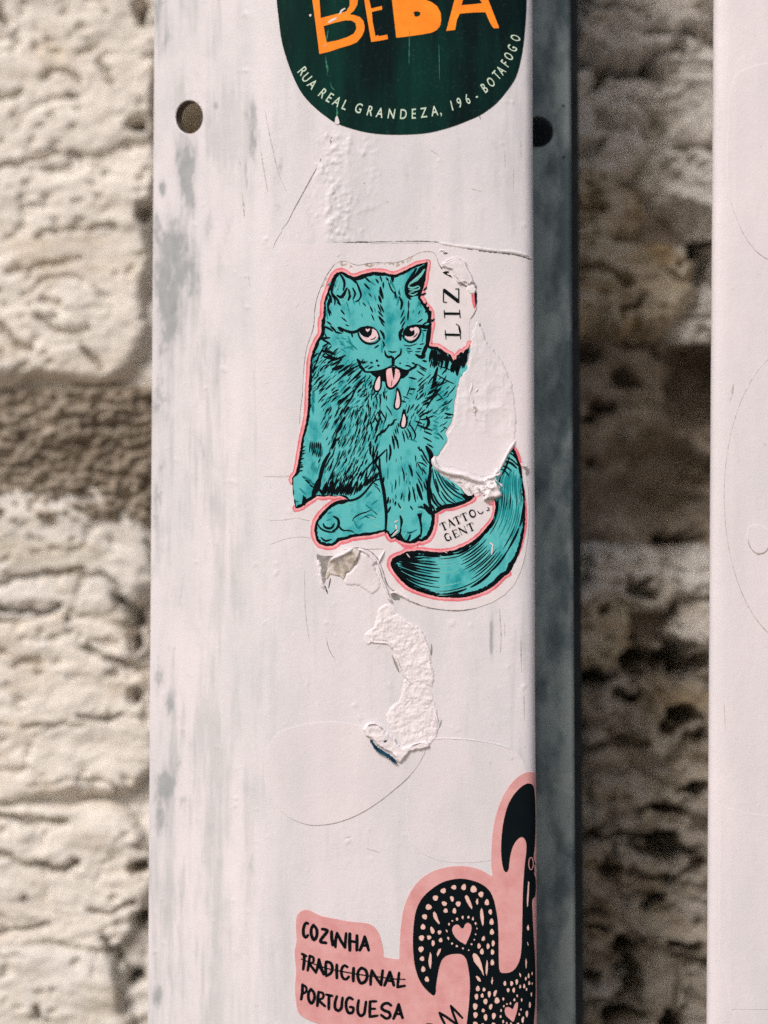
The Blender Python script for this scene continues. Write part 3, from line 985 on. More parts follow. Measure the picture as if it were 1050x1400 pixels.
# solid B
fo = Print(.00022)
fo.poly([(528, -56), (535.8, 0), (541.7, 51.9), (551, 51), (575, 47.8), (590, 45), (597, 41.5), (601.6, 36), (603.2, 28), (602.5, 18), (598, 9), (590, 3), (583, .5),
         (588, -8), (590, -22), (584, -40), (568, -50), (545, -56)],
        [[(565.5, 17.5), (567.5, 15.8), (572, 16), (574.7, 17.5), (574.6, 20.5), (571, 23), (567.2, 22.8)]])
fo.build('letter', M['orange'], gst)
# A
fo = Print(.00022)
fo.poly([(609.9, 42.6), (621.3, 0), (634, -48), (652, -50), (667.5, 0), (682.2, 37.6), (681.5, 39), (674.5, 38.8), (670, 32), (663.6, 17), (646, 17.4), (628.5, 19), (624.5, 28), (622.3, 41.2)],
        [[(631, 7.2), (633, 0), (643, -28), (656, 0), (659, 4.5), (645, 6.2)]])
fo.build('letter', M['orange'], gst)
# address, letter by letter along the curve
ADDR = [('R', 414, 96.8), ('U', 419.5, 106), ('A', 427.5, 115), ('R', 441.5, 127.2), ('E', 451, 133.2), ('A', 461, 138.6), ('L', 471.8, 143.2), ('G', 490.5, 147.6), ('R', 506, 151.2),
        ('A', 519.5, 153.8), ('N', 535.3, 155.2), ('D', 551.5, 155.8), ('E', 565.5, 155.2), ('Z', 579.3, 153.7), ('A', 594, 151.3), (',', 603.3, 155.6),
        ('1', 617.5, 144.2), ('9', 627.8, 140.2), ('6', 639.0, 135.3), ('-', 650.8, 130.2), ('B', 661.8, 120.3), ('O', 670.8, 112.2), ('T', 678.6, 102.6),
        ('A', 684.6, 96.2), ('F', 690.2, 86.8), ('O', 695, 77), ('G', 699.8, 66), ('O', 704.2, 52)]
ANG = [47, 45, 42, 36, 31, 27, 22, 15, 12, 9, 5, 1, -3, -7, -10, -14, -17, -21, -25, -28, -37, -42, -48, -51, -56, -60, -65, -72]
def glyph(ch):
    cu = bpy.data.curves.new('glyph', 'FONT')
    cu.body = ch; cu.size = 1; cu.align_x = 'CENTER'; cu.resolution_u = 3; cu.offset = .010
    o = bpy.data.objects.new('glyph', cu)
    COL.objects.link(o)
    dg = bpy.context.evaluated_depsgraph_get()
    me = o.evaluated_get(dg).to_mesh()
    V = [(v.co.x, v.co.y) for v in me.vertices]; F = [tuple(p.vertices) for p in me.polygons]
    o.evaluated_get(dg).to_mesh_clear()
    bpy.data.objects.remove(o); bpy.data.curves.remove(cu)
    return V, F
ad = Print(.00020)
_gc = {}
for (ch, x, y), a in zip(ADDR, ANG):
    if ch not in _gc:
        _gc[ch] = glyph(ch)
    V, F = _gc[ch]
    a = R(a); ca, sa = math.cos(a), math.sin(a)
    hgt = 19.5; sx = hgt * .71 * (1.0 if x < 600 else 1 - .30 * (x - 600) / 105)
    o = len(ad.V)
    for u, v in V:
        gx, gy = u * sx + (v - .36) * 1.2, -(v - (.36 if ch != ',' else .05)) * hgt
        ad.V.append((x + gx * ca - gy * sa, y + gx * sa + gy * ca))
    ad.F += [tuple(o + i for i in f) for f in F]
ad.build('address_lettering', M['address'], gst)
cr = Print(.00025)
cr.strokes('1.6 449 40 447.5 49 446.5 57;2.2 445 76 446.5 88 448 96 447 104;1.5 451 112 454 120 458 124;1.8 460 146 461 154 460 160;1.2 560 40 559 90;1 600 60 601 110', taper=.9, jit=.5)
cr.build('crease_mark', M['green_crease'], gst)
ch = Print(.00027)
ch.poly([(457.5, 168), (458.5, 161), (461, 158), (463, 163), (464.5, 168.5), (461, 170.5)]).dot(424.3, 21.3, 1.6, 1.9).strokes('3 449 31 454 28 460 25;2.5 464 20 468 14 472 12;1.2 443 64 446 61')
ch.build('chipped_spot', M['vinyl'], gst)

# ------------------------------------------------------------------ cat sticker
cat_back = [(576, 345), (592, 345), (597, 352), (600, 362), (605, 368), (613, 372), (624, 382), (636, 387), (647, 386), (650.5, 391), (652, 410), (652, 421),
            (650, 425), (643, 436), (641, 446), (641.5, 462), (642.2, 470), (641, 480), (639, 492), (637.5, 496), (639, 503), (637, 509), (632, 514), (629, 515), (627, 524),
            (623, 540), (620, 556), (619, 568), (616, 578), (612, 584), (608, 591), (610.5, 597), (611, 602), (607, 609), (602, 616), (600, 622), (596, 622.5), (594, 628), (594, 634),
            (598, 645), (608, 655), (624, 663), (636, 670), (650, 672), (660, 676), (672, 676), (680, 670), (681, 655), (688, 634), (696, 616), (702, 605),
            (708, 612), (713, 624), (718, 645), (721.5, 668), (722.5, 700), (721.5, 730), (718, 757), (712, 780), (703, 799), (690, 813), (672, 824), (650, 831.5), (630, 834.5),
            (605, 833.5), (582, 829.5), (562, 822), (546, 812), (536, 806), (529, 798), (524, 782), (517, 765), (503, 752), (486, 749), (472, 755), (460, 760), (437, 760),
            (433, 755), (428.5, 742), (426, 722), (424, 712), (408, 708.5), (404.5, 700), (402.5, 685), (400, 670), (398.5, 652), (400, 637), (403.8, 620), (407, 600),
            (409.5, 580), (411, 560), (413, 545), (414, 530), (415, 510), (417, 490), (420, 474), (424, 462), (428, 450), (429.5, 440), (430, 428), (432, 414), (436, 400), (441, 388),
            (446, 378), (452, 369), (458, 361.5), (466, 357.5), (473, 357.8), (481, 360.5), (489, 363), (496, 362), (506, 360), (520, 358.8), (545, 358.2), (560, 352.5)]
cs = thing('cat_sticker', 'torn sticker of a teal cat with pink outline, tongue out and dripping', 'sticker', surf(560, 590), GP)
pr = Print(.00016).poly(cat_back); pr.build('backing', M['vinyl'], cs, thick=.00016)

# outer line of the body (x, y, width of the black line there)
BODY = [(585, 358.5, 5), (584, 366, 6), (582.3, 374, 6), (581.6, 383, 6), (578.5, 394, 6), (576, 402, 5), (575.2, 407, 4), (579, 413, 4), (583, 419, 4.5), (588, 425, 5), (589.5, 433, 4),
        (588.5, 438, 3), (590.5, 443, 3), (589, 450, 4), (587.5, 458, 4), (586.5, 466, 4), (587, 473.5, 3), (592, 474, 5), (598, 474.5, 5), (603, 477, 6), (607, 480, 6), (612, 483.5, 6), (616, 485, 5),
        (618.5, 491, 5), (621, 495.5, 6), (623.5, 491, 6), (624.5, 486.5, 7), (627, 485, 7), (630, 481, 7), (633.5, 483, 6), (636, 478, 6), (640, 476.5, 4), (642, 470, 0),
        (641.2, 480, 0), (639.2, 492, 0), (637, 497, 0), (639, 503, 0), (637, 509, 0), (632, 514, 0), (628.5, 515.5, 0), (627, 524, 0), (624, 531, 0), (623, 540, 0), (621, 547, 0), (620, 556, 0),
        (619, 568, 0), (616, 578, 0), (612, 584, 0), (608, 591, 0), (610.5, 597, 0), (611, 602, 0), (607, 609, 0), (602, 616, 0), (600, 621, 0), (597, 623.2, 0), (593, 622.5, 0),
        (591.8, 628, 0), (592.5, 635, 0), (597, 644, 0), (604, 650.5, 0), (611, 654, 0), (618, 658, 0), (624, 662, 0), (628, 665, 0), (631, 668, 1), (635, 674, 2), (640, 678, 3), (645, 677.5, 4),
        (648, 674.5, 4), (648.5, 679, 4), (647, 681.5, 5), (641, 685.5, 4), (633, 688.5, 4), (625, 691.8, 4), (617, 693.8, 5), (608, 694.3, 5), (601, 698, 5), (594.5, 702, 5),
        (594.8, 709, 5), (593.8, 717, 5), (591.5, 726, 5), (588, 733.5, 5), (584, 737.5, 5), (577, 740.5, 4), (572, 739.8, 4), (567, 742.5, 4), (560, 743.2, 4), (553, 741.8, 4), (547, 738.5, 4), (541, 734.5, 3),
        (535, 736.8, 2.5), (532, 733, 2.5), (529.5, 728.5, 3), (526.5, 726.5, 3), (521, 728.3, 3), (510, 731.2, 3.5), (500, 732.6, 4), (490, 733.5, 4), (480, 735, 4), (474, 738, 4.5), (464, 739.8, 4.5),
        (459.5, 744, 4), (455, 746.5, 4), (449, 747, 4), (443, 746, 4), (437, 743.8, 4), (433, 739, 4), (430.5, 732, 4), (429.6, 725, 4), (431, 716, 4), (433.5, 710, 4), (438, 703.5, 4), (445, 696.5, 4),
        (452, 690.6, 4), (460, 686.2, 4), (470, 685, 4), (477, 683.5, 2), (472, 680.8, 3), (465, 678, 1), (457, 679, 1), (449, 677.6, 1), (441, 679.3, 1), (434, 678, 2), (428, 682, 4), (420, 687, 4), (412, 693.3, 4), (408, 694.8, 4),
        (404.5, 694.8, 2), (403, 688, 1), (401.2, 678, 1), (400.2, 668, 1), (399.3, 658, 1.5), (399.2, 654, 2.5), (401.5, 650.5, 3), (405, 645, 4), (407, 635, 4.5), (409, 622, 4), (411, 612, 3.5),
        (413, 600, 3), (415, 591, 3.5), (418, 580, 3.5), (419, 572, 4), (420.6, 560, 4), (421, 549, 3.5), (421.5, 538, 3.5), (422, 528, 3.5), (422.8, 516, 4), (423.5, 503, 4), (424.5, 493, 4), (427, 481, 4), (431, 471, 4),
        (434.5, 464, 4), (438.5, 458, 4), (439.6, 452, 5), (439.2, 445, 5), (439.5, 438, 5), (442, 433, 4), (442.3, 424, 3), (443, 413, 3), (446.5, 402, 3.5), (450, 392, 4), (453.5, 382, 4.5), (457, 376, 5), (461, 372.5, 4.5),
        (467, 371.3, 4), (472, 373, 4), (477, 377, 4), (482, 378.7, 5), (488, 378, 6), (495, 375.2, 6), (502, 373.4, 5), (512, 371.6, 5), (525, 372.6, 5), (537, 375.6, 4.5), (541, 375.2, 5),
        (550, 371.6, 4), (560, 366.6, 4), (570, 361.5, 4), (577, 360, 3)]
TAIL = [(700, 610, 1), (703, 614, 3), (706, 620, 4), (709, 629, 3.5), (712, 640, 3), (714.3, 655, 3), (716.2, 670, 3), (717.4, 690, 3), (717.6, 710, 3), (716.6, 724, 3.5), (714, 738, 4), (711.5, 750, 4), (708, 760, 4.5),
        (704, 768.5, 5), (700, 777, 6), (695.5, 784.5, 6), (690, 787, 6), (684, 793, 6), (678, 799, 5.5), (668, 806, 5.5), (655, 811.5, 5.5), (640, 816, 5.5), (631, 817.3, 5.5), (620, 817.3, 5.5), (605, 816.8, 5), (595, 815.3, 5),
        (580, 811.5, 5), (570, 808, 5), (558, 802.5, 6), (550, 795.5, 7), (543, 787.5, 8), (537, 779.5, 9), (533.6, 773, 9), (533.5, 769, 8), (536.5, 763.5, 8), (542, 760, 8), (550, 757.2, 8), (556, 753.8, 7),
        (563, 753.3, 6), (572, 752.3, 5), (585, 753.8, 4.5), (600, 755, 4), (612, 754, 4), (622, 751.5, 4), (633, 747.3, 4), (645, 740.7, 4), (654, 734, 4.5), (662, 725, 5), (668.5, 717.5, 5), (673, 711.5, 4.5), (676.3, 703, 4), (677.3, 694, 3.5),
        (676.5, 686, 3), (674.5, 682, 2), (680, 680.5, 1), (684.5, 679.3, 0), (682.5, 672, 0), (680, 665, 0), (677, 658, 0), (675, 652, 0), (682, 645.5, 0), (684.5, 640, 0), (688.3, 632, 0), (692.3, 622, 0), (696.2, 615, 0)]

def inset(P, k=1.0, rag=0.0, seed=1):
    P = np.array(P, float)
    xy = P[:, :2]; n = len(xy)
    area = np.sum(xy[:, 0] * np.roll(xy[:, 1], -1) - np.roll(xy[:, 0], -1) * xy[:, 1])
    e1 = xy - np.roll(xy, 1, 0); e2 = np.roll(xy, -1, 0) - xy
    nn = lambda e: np.stack([-e[:, 1], e[:, 0]], 1) / np.maximum(np.linalg.norm(e, axis=1, keepdims=True), 1e-6)
    a, b = nn(e1), nn(e2)
    m = a + b; m /= np.maximum(np.linalg.norm(m, axis=1, keepdims=True), .3)
    if area < 0:
        m = -m
    return xy + m * (P[:, 2] * k * 1.0)[:, None]

def seg(P, a, b):
    P = [p[:2] for p in P]
    return P[a:b] if b > a else P[a:] + P[:b]
def near(P, x, y):
    return min(range(len(P)), key=lambda i: (P[i][0] - x) ** 2 + (P[i][1] - y) ** 2)

pk = Print(.00020); pp = Print(.00023)
def pink_run(P, a, b, w1, w2):
    r = seg(P, near(P, *a), near(P, *b) + 1)
    pk.ribbon(r, w1, taper=.12, step=3, jit=.08); pp.ribbon(r, w2, taper=.12, step=3, jit=.10)
pink_run(BODY, (399.3, 656), (585, 358.5), 10, 5.6)
pink_run(BODY, (585, 358.5), (642, 470), 9.6, 6.4)
pink_run(BODY, (647, 681.5), (477, 683.5), 10.4, 5.4)
pink_run(BODY, (472, 680.8), (404.5, 694.8), 10.5, 6)
pink_run(TAIL, (676.3, 694), (676.5, 686), 6, 3) if False else None
t1 = seg(TAIL, near(TAIL, 695.5, 784.5), near(TAIL, 676.5, 686) + 1)
pk.ribbon(t1, 9.6, taper=.15, step=3, jit=.1); pp.ribbon(t1, 5.0, taper=.15, step=3, jit=.1)
pk.ribbon(seg(TAIL, 0, near(TAIL, 712, 640) + 1), 7.5, taper=.4, step=3)
pk.ribbon(seg(TAIL, near(TAIL, 716.2, 670), near(TAIL, 704, 768.5)), 5.2, taper=.6, step=3)
pk.poly([(552, 741), (577, 741), (573, 745), (571, 748), (575, 752), (560, 754), (554, 751), (548, 746)])
pk.strokes('3.2 582 376 583 372;3 645.5 402 646.5 412 648.5 421;2.8 672 686 676 690', taper=.3)
pk.poly([(644.8, 403), (648.5, 402), (650, 410), (650.5, 420), (649, 421), (647.2, 412)])
pk.build('pink_outline', M['pink'], cs)
pp.strokes('3 653 679 656 677;2.4 571 747 563 751', taper=.3)
pp.build('pink_outline_inner', M['pink_pale'], cs)

def fray(P, rag=1.1, lo=.5):
    """give a line the small teeth of drawn fur"""
    P = np.array(P, float); out = []
    n = len(P)
    for i in range(n):
        a = P[i]; b = P[(i + 1) % n]
        L = np.hypot(*(b[:2] - a[:2])); k = max(1, int(L / 2.6))
        e = (b[:2] - a[:2]) / max(L, 1e-6); N = np.array([-e[1], e[0]])
        for j in range(k):
            p = a + (b - a) * j / k
            amp = rag if max(a[2], b[2]) > lo else rag * .25
            p = p.copy(); p[:2] += N * amp * (rng.random() - .5)
            out.append(tuple(p))
    return out
ink = Print(.00026)
BF = fray(BODY, .9)
TF = fray(TAIL, .9)
ink.poly([p[:2] for p in BF])
Print(.00026).poly([p[:2] for p in TF]).build('tail_outline', M['ink'], cs)
ink.poly([(650, 389), (651.6, 392), (650.8, 397), (652, 402), (651.6, 409), (652.4, 411), (651, 418), (650.4, 421), (649.2, 411), (648.4, 403), (649.6, 397)])
# black-line base of the cat drawing
ink.build('body_outline', M['ink'], cs)

te = Print(.00030)
te.poly(inset(fray(BODY, 1.5), 1.0)).build('body', M['teal'], cs)
Print(.00030).poly(inset(fray(TAIL, 1.7), 1.0)).build('tail', M['teal'], cs)

dk = Print(.00033)    # deeper teal shading strokes
lt = Print(.000335)   # paler teal
k1 = Print(.00036)    # black strokes
dn = lambda x, y: (-.42, .91)
BODYP = [p[:2] for p in BODY]
# chest and flank fur
R_ch = [(430, 488), (446, 470), (470, 486), (492, 500), (512, 520), (540, 536), (520, 556), (490, 566), (462, 560), (436, 548), (426, 520)]
hatch_area(k1, R_ch, 7.2, 8, lambda x, y: ((.74, -.67) if x < 495 else (.1, -.99)), 12, 1.7, .40, dk)
R_sh = [(428, 480), (440, 466), (450, 476), (438, 500), (430, 540), (426, 530)]
hatch_area(k1, R_sh, 6, 9, lambda x, y: (.45, -.89), 12, 1.9, .25, dk)
R_fl = [(438, 560), (470, 556), (498, 560), (536, 566), (520, 600), (516, 634), (505, 660), (470, 676), (444, 676), (442, 640), (452, 612), (440, 590)]
hatch_area(k1, R_fl, 6, 8.4, lambda x, y: (-.46 + (x - 440) * .0026, .88), 13, 1.75, .34, dk)
hatch_area(dk, R_fl, 9, 12, lambda x, y: (-.46 + (x - 440) * .0026, .88), 14, 2.2, .45)
hatch_area(lt, R_fl, 10, 12, lambda x, y: (-.46 + (x - 440) * .0026, .88), 13, 1.5, .4)
hatch_area(dk, R_ch, 11, 13, lambda x, y: (.74, -.67), 12, 2.0, .5)
R_rc = [(548, 545), (570, 520), (598, 508), (620, 530), (612, 580), (596, 604), (560, 604)]
hatch_area(k1, R_ch, 5.5, 6.5, lambda x, y: ((.72, -.69) if x < 495 else (.15, -.98)), 8, 1.0, .45)
hatch_area(k1, R_fl, 5, 7, dn, 9, 1.0, .45)
hatch_area(k1, R_rc, 7, 8, lambda x, y: (-.68, .6) if x > 585 else (-.3, .9), 9, 1.3, .35, dk)
hatch_area(k1, [(530, 612), (572, 606), (584, 640), (582, 690), (532, 690)], 9, 11, lambda x, y: (.08, 1), 8, 1.1, .5, dk)
hatch_line(k1, 438, 677, 480, 678, 17, 7, -17, 2.6, .35)
hatch_line(k1, 446, 660, 510, 655, 13, 7, -15, 1.8, .5)
hatch_line(k1, 482, 678, 514, 655, 9, 7, -15, 2.8, .4)
hatch_line(k1, 486, 656, 514, 628, 8, 12, -12, 2, .4)
hatch_line(k1, 423, 604, 440, 604, 6, -1, 13, 1.8, .3)
hatch_line(dk, 424, 602, 440, 608, 7, 1, 16, 3, .3)
hatch_line(k1, 428, 612, 441, 618, 5, -2, 8, 1.6, .3)
hatch_line(dk, 412, 650, 428, 664, 6, 8, 3, 2.6, .4)
hatch_line(k1, 412, 651, 424, 664, 4, 6, 4, 1.8, .4)
hatch_line(dk, 424, 640, 433, 650, 5, 4, -12, 1.6, .3)
hatch_line(k1, 433, 637, 437, 629, 1, 3, -6, 1.8, .1)
hatch_line(k1, 410, 612, 409, 646, 9, 6, -2, 2.2, .4)
hatch_line(k1, 424, 520, 419, 580, 10, 4, -9, 2.0, .4)
hatch_line(dk, 428, 530, 426, 556, 5, 2, 12, 3, .4)
# upper edge of the back, right shoulder
hatch_line(k1, 590, 476, 616, 487, 11, -4, 17, 3.6, .5)
hatch_line(k1, 618, 494, 640, 480, 9, -2, 17, 3.6, .5)
hatch_line(k1, 590, 490, 602, 494, 5, -3, 12, 2.2, .4)
hatch_line(k1, 616, 498, 628, 500, 4, -1, 14, 3.0, .4)
hatch_line(k1, 570, 520, 574, 545, 5, 9, -8, 1.7, .4)
hatch_line(k1, 500, 520, 512, 548, 6, 6, -8, 1.8, .4)
hatch_line(k1, 545, 575, 535, 598, 5, 2, 9, 1.8, .4)
hatch_line(k1, 592, 512, 604, 530, 5, -6, 9, 2.2, .4)
hatch_line(dk, 604, 520, 616, 560, 8, -10, 8, 2, .5)
hatch_line(k1, 600, 520, 586, 552, 7, -9, 5, 2.4, .5)
hatch_line(dk, 590, 560, 594, 600, 7, 9, 4, 2.2, .4)
lt.strokes('2 586 492 590 480 592 478;1.6 596 488 592 478;1.6 628 488 634 500;1.6 614 495 612 484;1.4 603 500 608 490;2.4 628 503 632 512;1.5 594 498 597 486')
k1.strokes('''5 598 503 595 514 593 524 590 531;4.6 598 533 594 539 589 548;2.6 589 548 585 554 583 558;1.8 600 501 608 503 620 508;2 612 503 604 512;1.8 597 512 608 519 621 525
2 610 514 606 521 600 527;1.6 623 527 618 534 612 540;2.2 612 535 607 541;2 604 545 597 548;2 615 550 604 555;3 608 565 613 566.5 619 567;1.8 607 572 617 571;1.8 606 584 611 586
1.8 598 592 602 596 606 601;1.6 594 533 606 546;1.5 600 528 612 521;2 591 560 583 566
2.4 585 563 573 570;2.4 590 569 582 573 575 574;2.4 568 576 577 579;3 571 581 580 585 590 588;4.5 583 570 586 577 583 585;2.4 580 590 590 594;2.2 579 598 590 604;2.4 584 607 592 612
2 573 553 567 561;2 577 557 570 566;2 581 560 572 568;2 560 554 557 565;2 566 553 561 560
2.4 559 579 564 586 568 595 566 601;2.2 556 585 561 594 563 602;2 553 588 556 594 558 601;2.2 550 590 552 597 553 604
1.8 577 530 570 536;1.8 579 539 574 544 570 547;2.4 584 543 581.5 545
2 514 540 516 551;2.2 519 539 520.5 551;3 524 536 526 545;1.8 528 555 533 562 536 568;2.2 520 561 524 568 527 573;2.4 517 564 520 571 522 578;2.2 512 567 514 573 516 578
1.8 543 573 537 576;3.2 539 574 537 579 533 582;2.8 532 580 529 586;3 529 585 525 590 522 592;2.4 524 587 519 595;2.8 520 592 514 598;2.4 516 597 513 606
1.7 495 536 502 531;1.8 496 543 502 538;2.2 499 549 504 542;1.8 501 563 499 572 497 581;1.8 504 573 501 589;2.4 507 576 508.5 589;2.2 506 594 503 604;2 500 598 495 609
2.2 536 596 538 609;2.2 541 596 544 611;2.6 559 516 569 518.5;2.8 560 532 568 532;1.5 559 538 564 539;1.8 551 542 559 545;2 548 548 555 550''')
# long dividing lines of chest and foreleg
k1.strokes('''2.6 500 514 491 523 486 532 480 545 472 557 466 567;2.2 486 531 472 545 462 555;3.4 471 570 464 583 459 595;3 460 596 456 605 454 612;2.8 453 613 458 604 464 598
5.4 451 619 444 631 440 643 437 656 433 667;9 437 655 433 667 428 677;4 436 668 443 678;4.8 519 627 519 640 521 655 524 668 527 690 528 705 527 728
2.6 516 617 514 628 514 641;3.2 507 604 506 614 507 622;3 511 610 510 622 511 638;2.6 515 635 518 644;3 525 652 523 662;3 534 693 530 701;3 531 680 530 688;2.2 534 683 533 688
2.6 538 600 539 614;2.6 543 601 544.5 613;3.2 533 608 534 618 532 629;2 529 614 528.5 632;2.2 550 641 552 648 552.5 658;3.4 559 636 562 643 563.5 651;4.8 570 662 573 672 577 683
1.8 541 656 541 662 540 669;2.4 550 674 548 683;3.4 560 672 559 685;2.4 564 666 566 675 568 686;2.8 541 686 540 691;2.2 544 688 546 692 548 695;2.4 561 692 564 697;2.8 575 692 580 695.5;2 571 693 576 694
2.4 571 611 574 615 577 617;2.6 576 614 581 624 586 633;2 575 622 584 635;7 583 611 589 622 589 638;2 570 632 577 644;2.2 572 632 578 634 583 638;2 569 645 577 658;2.2 571 654 576 664 578 672;2.4 579 660 583 670
2.4 577 640 582 648;4 588 618 590 630 588 640;5.6 588 636 588 648 586 660 586 672 587 686 590 698;7 580 690 587 699 593 704;2.6 582 655 585 668;2.6 590 646 588 640
3.6 547 705 549 712 548 721;2.8 548 721 547 728 541 733;3 533 732 538 729 541 725;3.2 561 731 559 736 556 741;1.5 557 728 560 729 564 727;2.6 575 717 576 724 575 734;4 575 731 569 737 560 742;4 541 735 548 738;3 533 731 527 724''')
k1.poly([(570, 702.5), (577, 701.5), (575.8, 711), (577.5, 720), (574.5, 720), (572.5, 710)])
k1.poly([(543, 735), (547, 727), (551, 735), (556, 741), (548, 740)])
# left paw and its leg
k1.strokes('''3.2 434 713 440 703 447 696 454 690 462 686 474 684.5 483 683.5 491 680 498 674 506 664 513 657 520 655;3.8 456 706 462 710 463 717 460 723 455 726
2.8 463 718 466 723 471 726;3.4 442 716 444 720.5 450 722.5 454 721 457 716;2.6 434 716 438 722 445 726 452 727.5 458 727;2.8 439 735 445 739.5 453 737.5
1.8 500 700 490 704 484 708 482 712;1.6 512 664 517 668 520 673;1.8 510 660 517 664;1.4 497 702 507 697.5;1.4 511 699 516 704;1.2 498 706 505 708
3 415 678 417 683 421 684;5 416 690 417 680;1.6 404 685 408 686;2.4 404 694 410 693;2 470 725 480 726 484 728''')
k1.poly([(414.5, 677), (417, 682.5), (421.5, 681.5), (418, 689), (412, 692)])
dk.strokes('3 484 712 490 722 496 716;2.4 492 710 506 704 514 708;3 500 680 508 672;2.4 508 690 516 684;2.4 500 690 512 700;2.6 448 702 454 700;2 446 712 452 710;2.4 530 640 530 655;2 536 662 536 674;2 546 650 546 664;2.4 552 676 552 686;2.2 560 600 570 604;2.4 410 668 418 676;2.4 553 727 562 728 570 724')
lt.strokes('2.2 498 664 508 658;3 546 700 552 692;2.2 570 697 577 697 583 702;2 552 735 556 726;2 470 690 484 688;2.4 508 716 520 722;2 534 716 538 722')
# rear haunch
k1.strokes('''2 591 641 594 660 602 680 611 691;2.2 594 643 602 662 613 678 623 687;2.2 599 648 608 664 620 676 633 683;2.2 604 652 613 664 624 673 637 680;2 610 657 617 664 627 670;1.8 617 660 622 665
3.4 588 666 592 684 600 694;3 592 675 599 688 607 694;5 595 701 606 694 616 692 626 689 635 686 646 679;5 631 676 638 681 646 679;2.4 595 655 600 672;2.4 603 672 612 684 622 689;3.2 590 690 594 697''')
lt.strokes('1.6 593 662 599 678 606 688;1.6 600 664 610 678 620 685;1.5 607 668 620 680;1.5 592 692 596 698')
dk.strokes('3 596 642 606 660;3 612 662 624 672;3 606 655 614 666')
# head
k1.strokes('''5 461 374 457 382 454 392 453.5 401;3 456 384 459 379 463 376;4 453.5 400 457 408;3 452 404 453 414
3.6 464 374 469 381 471 388 469.5 397;4.4 461 404 466 406.5 471 401 474.5 394;1.7 474 394 472 402 468 412;3.6 476.5 396 478.5 404 476 411;3 482 394 485.5 401 483 409;4.4 476 377 482 381 487 387
3 487 385 491 395 493.5 404 491 410;2.4 491.5 410 486 413;2.4 455 403 458 411 457.5 417;3.4 457 404 462 411 465 417.5;2.4 461 414 466 417;2.6 449 398 451 408;4 450 409 450 417;3 448 414 449 424 451 432;2 451 424 453 430
2.4 447 440 453 444;2.4 466 424 471 430;2 467 434 474 440;1.8 472 444 477 446;3 442 446 449 449 455 453;3.4 452 446 459 453;3.6 462 448 469 454;2.6 458 454 467 456;2 444 456 447 462
4 464 447.5 472 452 482 454.5 491 451.5 499 447.5;5.4 487 453.6 492 450.4 500 448.8 509 449.6 515 455 519 464;3 489 452 491 460 497 467.3 505 470.3 514 468.6 520 463;2.8 480.5 455 482 461
3.6 520 452 524 458 525 464;2.2 523 466 526 473;2.2 512 476 518 472;1.6 525 468 524 476
5.2 552 460 553 453.9 558 449 566 446.6 576 446.4 588 446.8;3 571 446 575 452 572.5 460 567 466 560 468 554 464.5 549 458;4.6 547.5 465 547 456 551 449;5 576 447 584 447.4 589 443
1.4 552 472 560 473 570 470;1.8 556 476 562 477.5;1.8 574 471 580 470;1.8 570 477 576 477;1.4 564 480 558 481;2.2 583 452 578 452
3.4 526 480 528 486.5 532 488.5 535 487.5 537 492;2.8 548.3 477 547.5 484 543 488 539 492;4.8 537.5 489 537.3 500;2.2 531.5 480.5 536 481.6 541.5 481
2.6 537 499 528 504 520 507 508 508.5 500 508.5 495 505.5 490 499;2.8 538 499 546 504 556 507 564 504 570.5 498;5.2 507 509 512 512 520 517 526 521;3.4 570 498 567 502 560 505
1.8 570 498 576 501.5 583 505;4.6 488.5 491.5 491.5 496 492.5 500;1.6 492 497 497 491;1.8 492 496.5 499 494;3.2 493 500 499 508;1.8 495 497.5 502 494.5;1.8 498 503.5 504 500;2.4 503.5 504.5 510 501
2.2 554 500 559 500.5 563 503;4.8 568.5 485 574 488 579 488 580 482;1.8 568 481 575 481;2 570 477 576 476.5;3.4 578 493 583 494.5;2 574 503 582 508;2 570 507 580 514;1.8 573 500 583 506
4.4 520 393 521 400 523.5 408;4 518 405 521 414;2.4 516.5 416 521 427;2.8 520 417 524.5 427;2.6 517 426 523.5 433;3.8 518 433 521 437 525.5 441;2.4 520.5 440 525 445.5;2.4 519.5 377 522 385;3 514 382 517.5 387
2.8 499 379 506 386;3 498 388 505 395.5;2 504 401 508 406;2 496 414 500 418.5;2.4 506 419 509.5 427;1.9 508 430 511.5 438.5;2.4 524 386 524 394
3 528 380 531 384;2.2 531 386 535 396 540 402.5;2.6 540 398 541.5 409;3.6 546 406 549.5 414 548 423;2 552.5 424 548 434;2.2 553.5 433 547.5 443;2.2 553.5 440 549 448;1.8 558.5 411 558.2 425;2.4 558.4 424 557.4 438
2 577.5 436.5 571 441;2 574.5 425 572 429.5;4.6 536 376 537 385;2.4 545 398 547 404;4 586 420 582 427;3 589 432 584 440;3 583 414 580 420;4 586 436 589 426''', k=1.0)
k1.strokes('''5 569 367.5 562.5 379 556.5 389 555.4 398 557 405 561 409;6.4 588 446 586 456 585 465 583.5 474;5.4 584 470 580 480 577 486;2.6 589 426 585 430;3 590 437 585 441
3 580 418 575 414;2.4 585 440 578 444;2.4 590 440 594 436;2.6 575 404 582 401;2.4 579 397 583.5 393''')
k1.poly([(584.5, 359.5), (580, 362), (573, 366), (567.5, 375), (562, 383), (557.5, 390), (555.6, 397), (556.5, 404), (561, 407), (567, 405), (573, 404.5), (577.5, 397), (580, 388), (582, 377), (583.5, 366)])
hatch_area(dk, [(445, 462), (480, 462), (486, 486), (460, 480)], 9, 8, lambda x, y: (.8, .5), 8, 2, .4)
hatch_area(dk, [(470, 384), (500, 380), (514, 400), (512, 440), (480, 444), (466, 420)], 11, 11, lambda x, y: (.3, .95), 8, 1.8, .5)
hatch_area(dk, [(530, 384), (566, 400), (580, 430), (545, 440), (535, 420)], 11, 11, lambda x, y: (-.2, .95), 8, 1.8, .5)
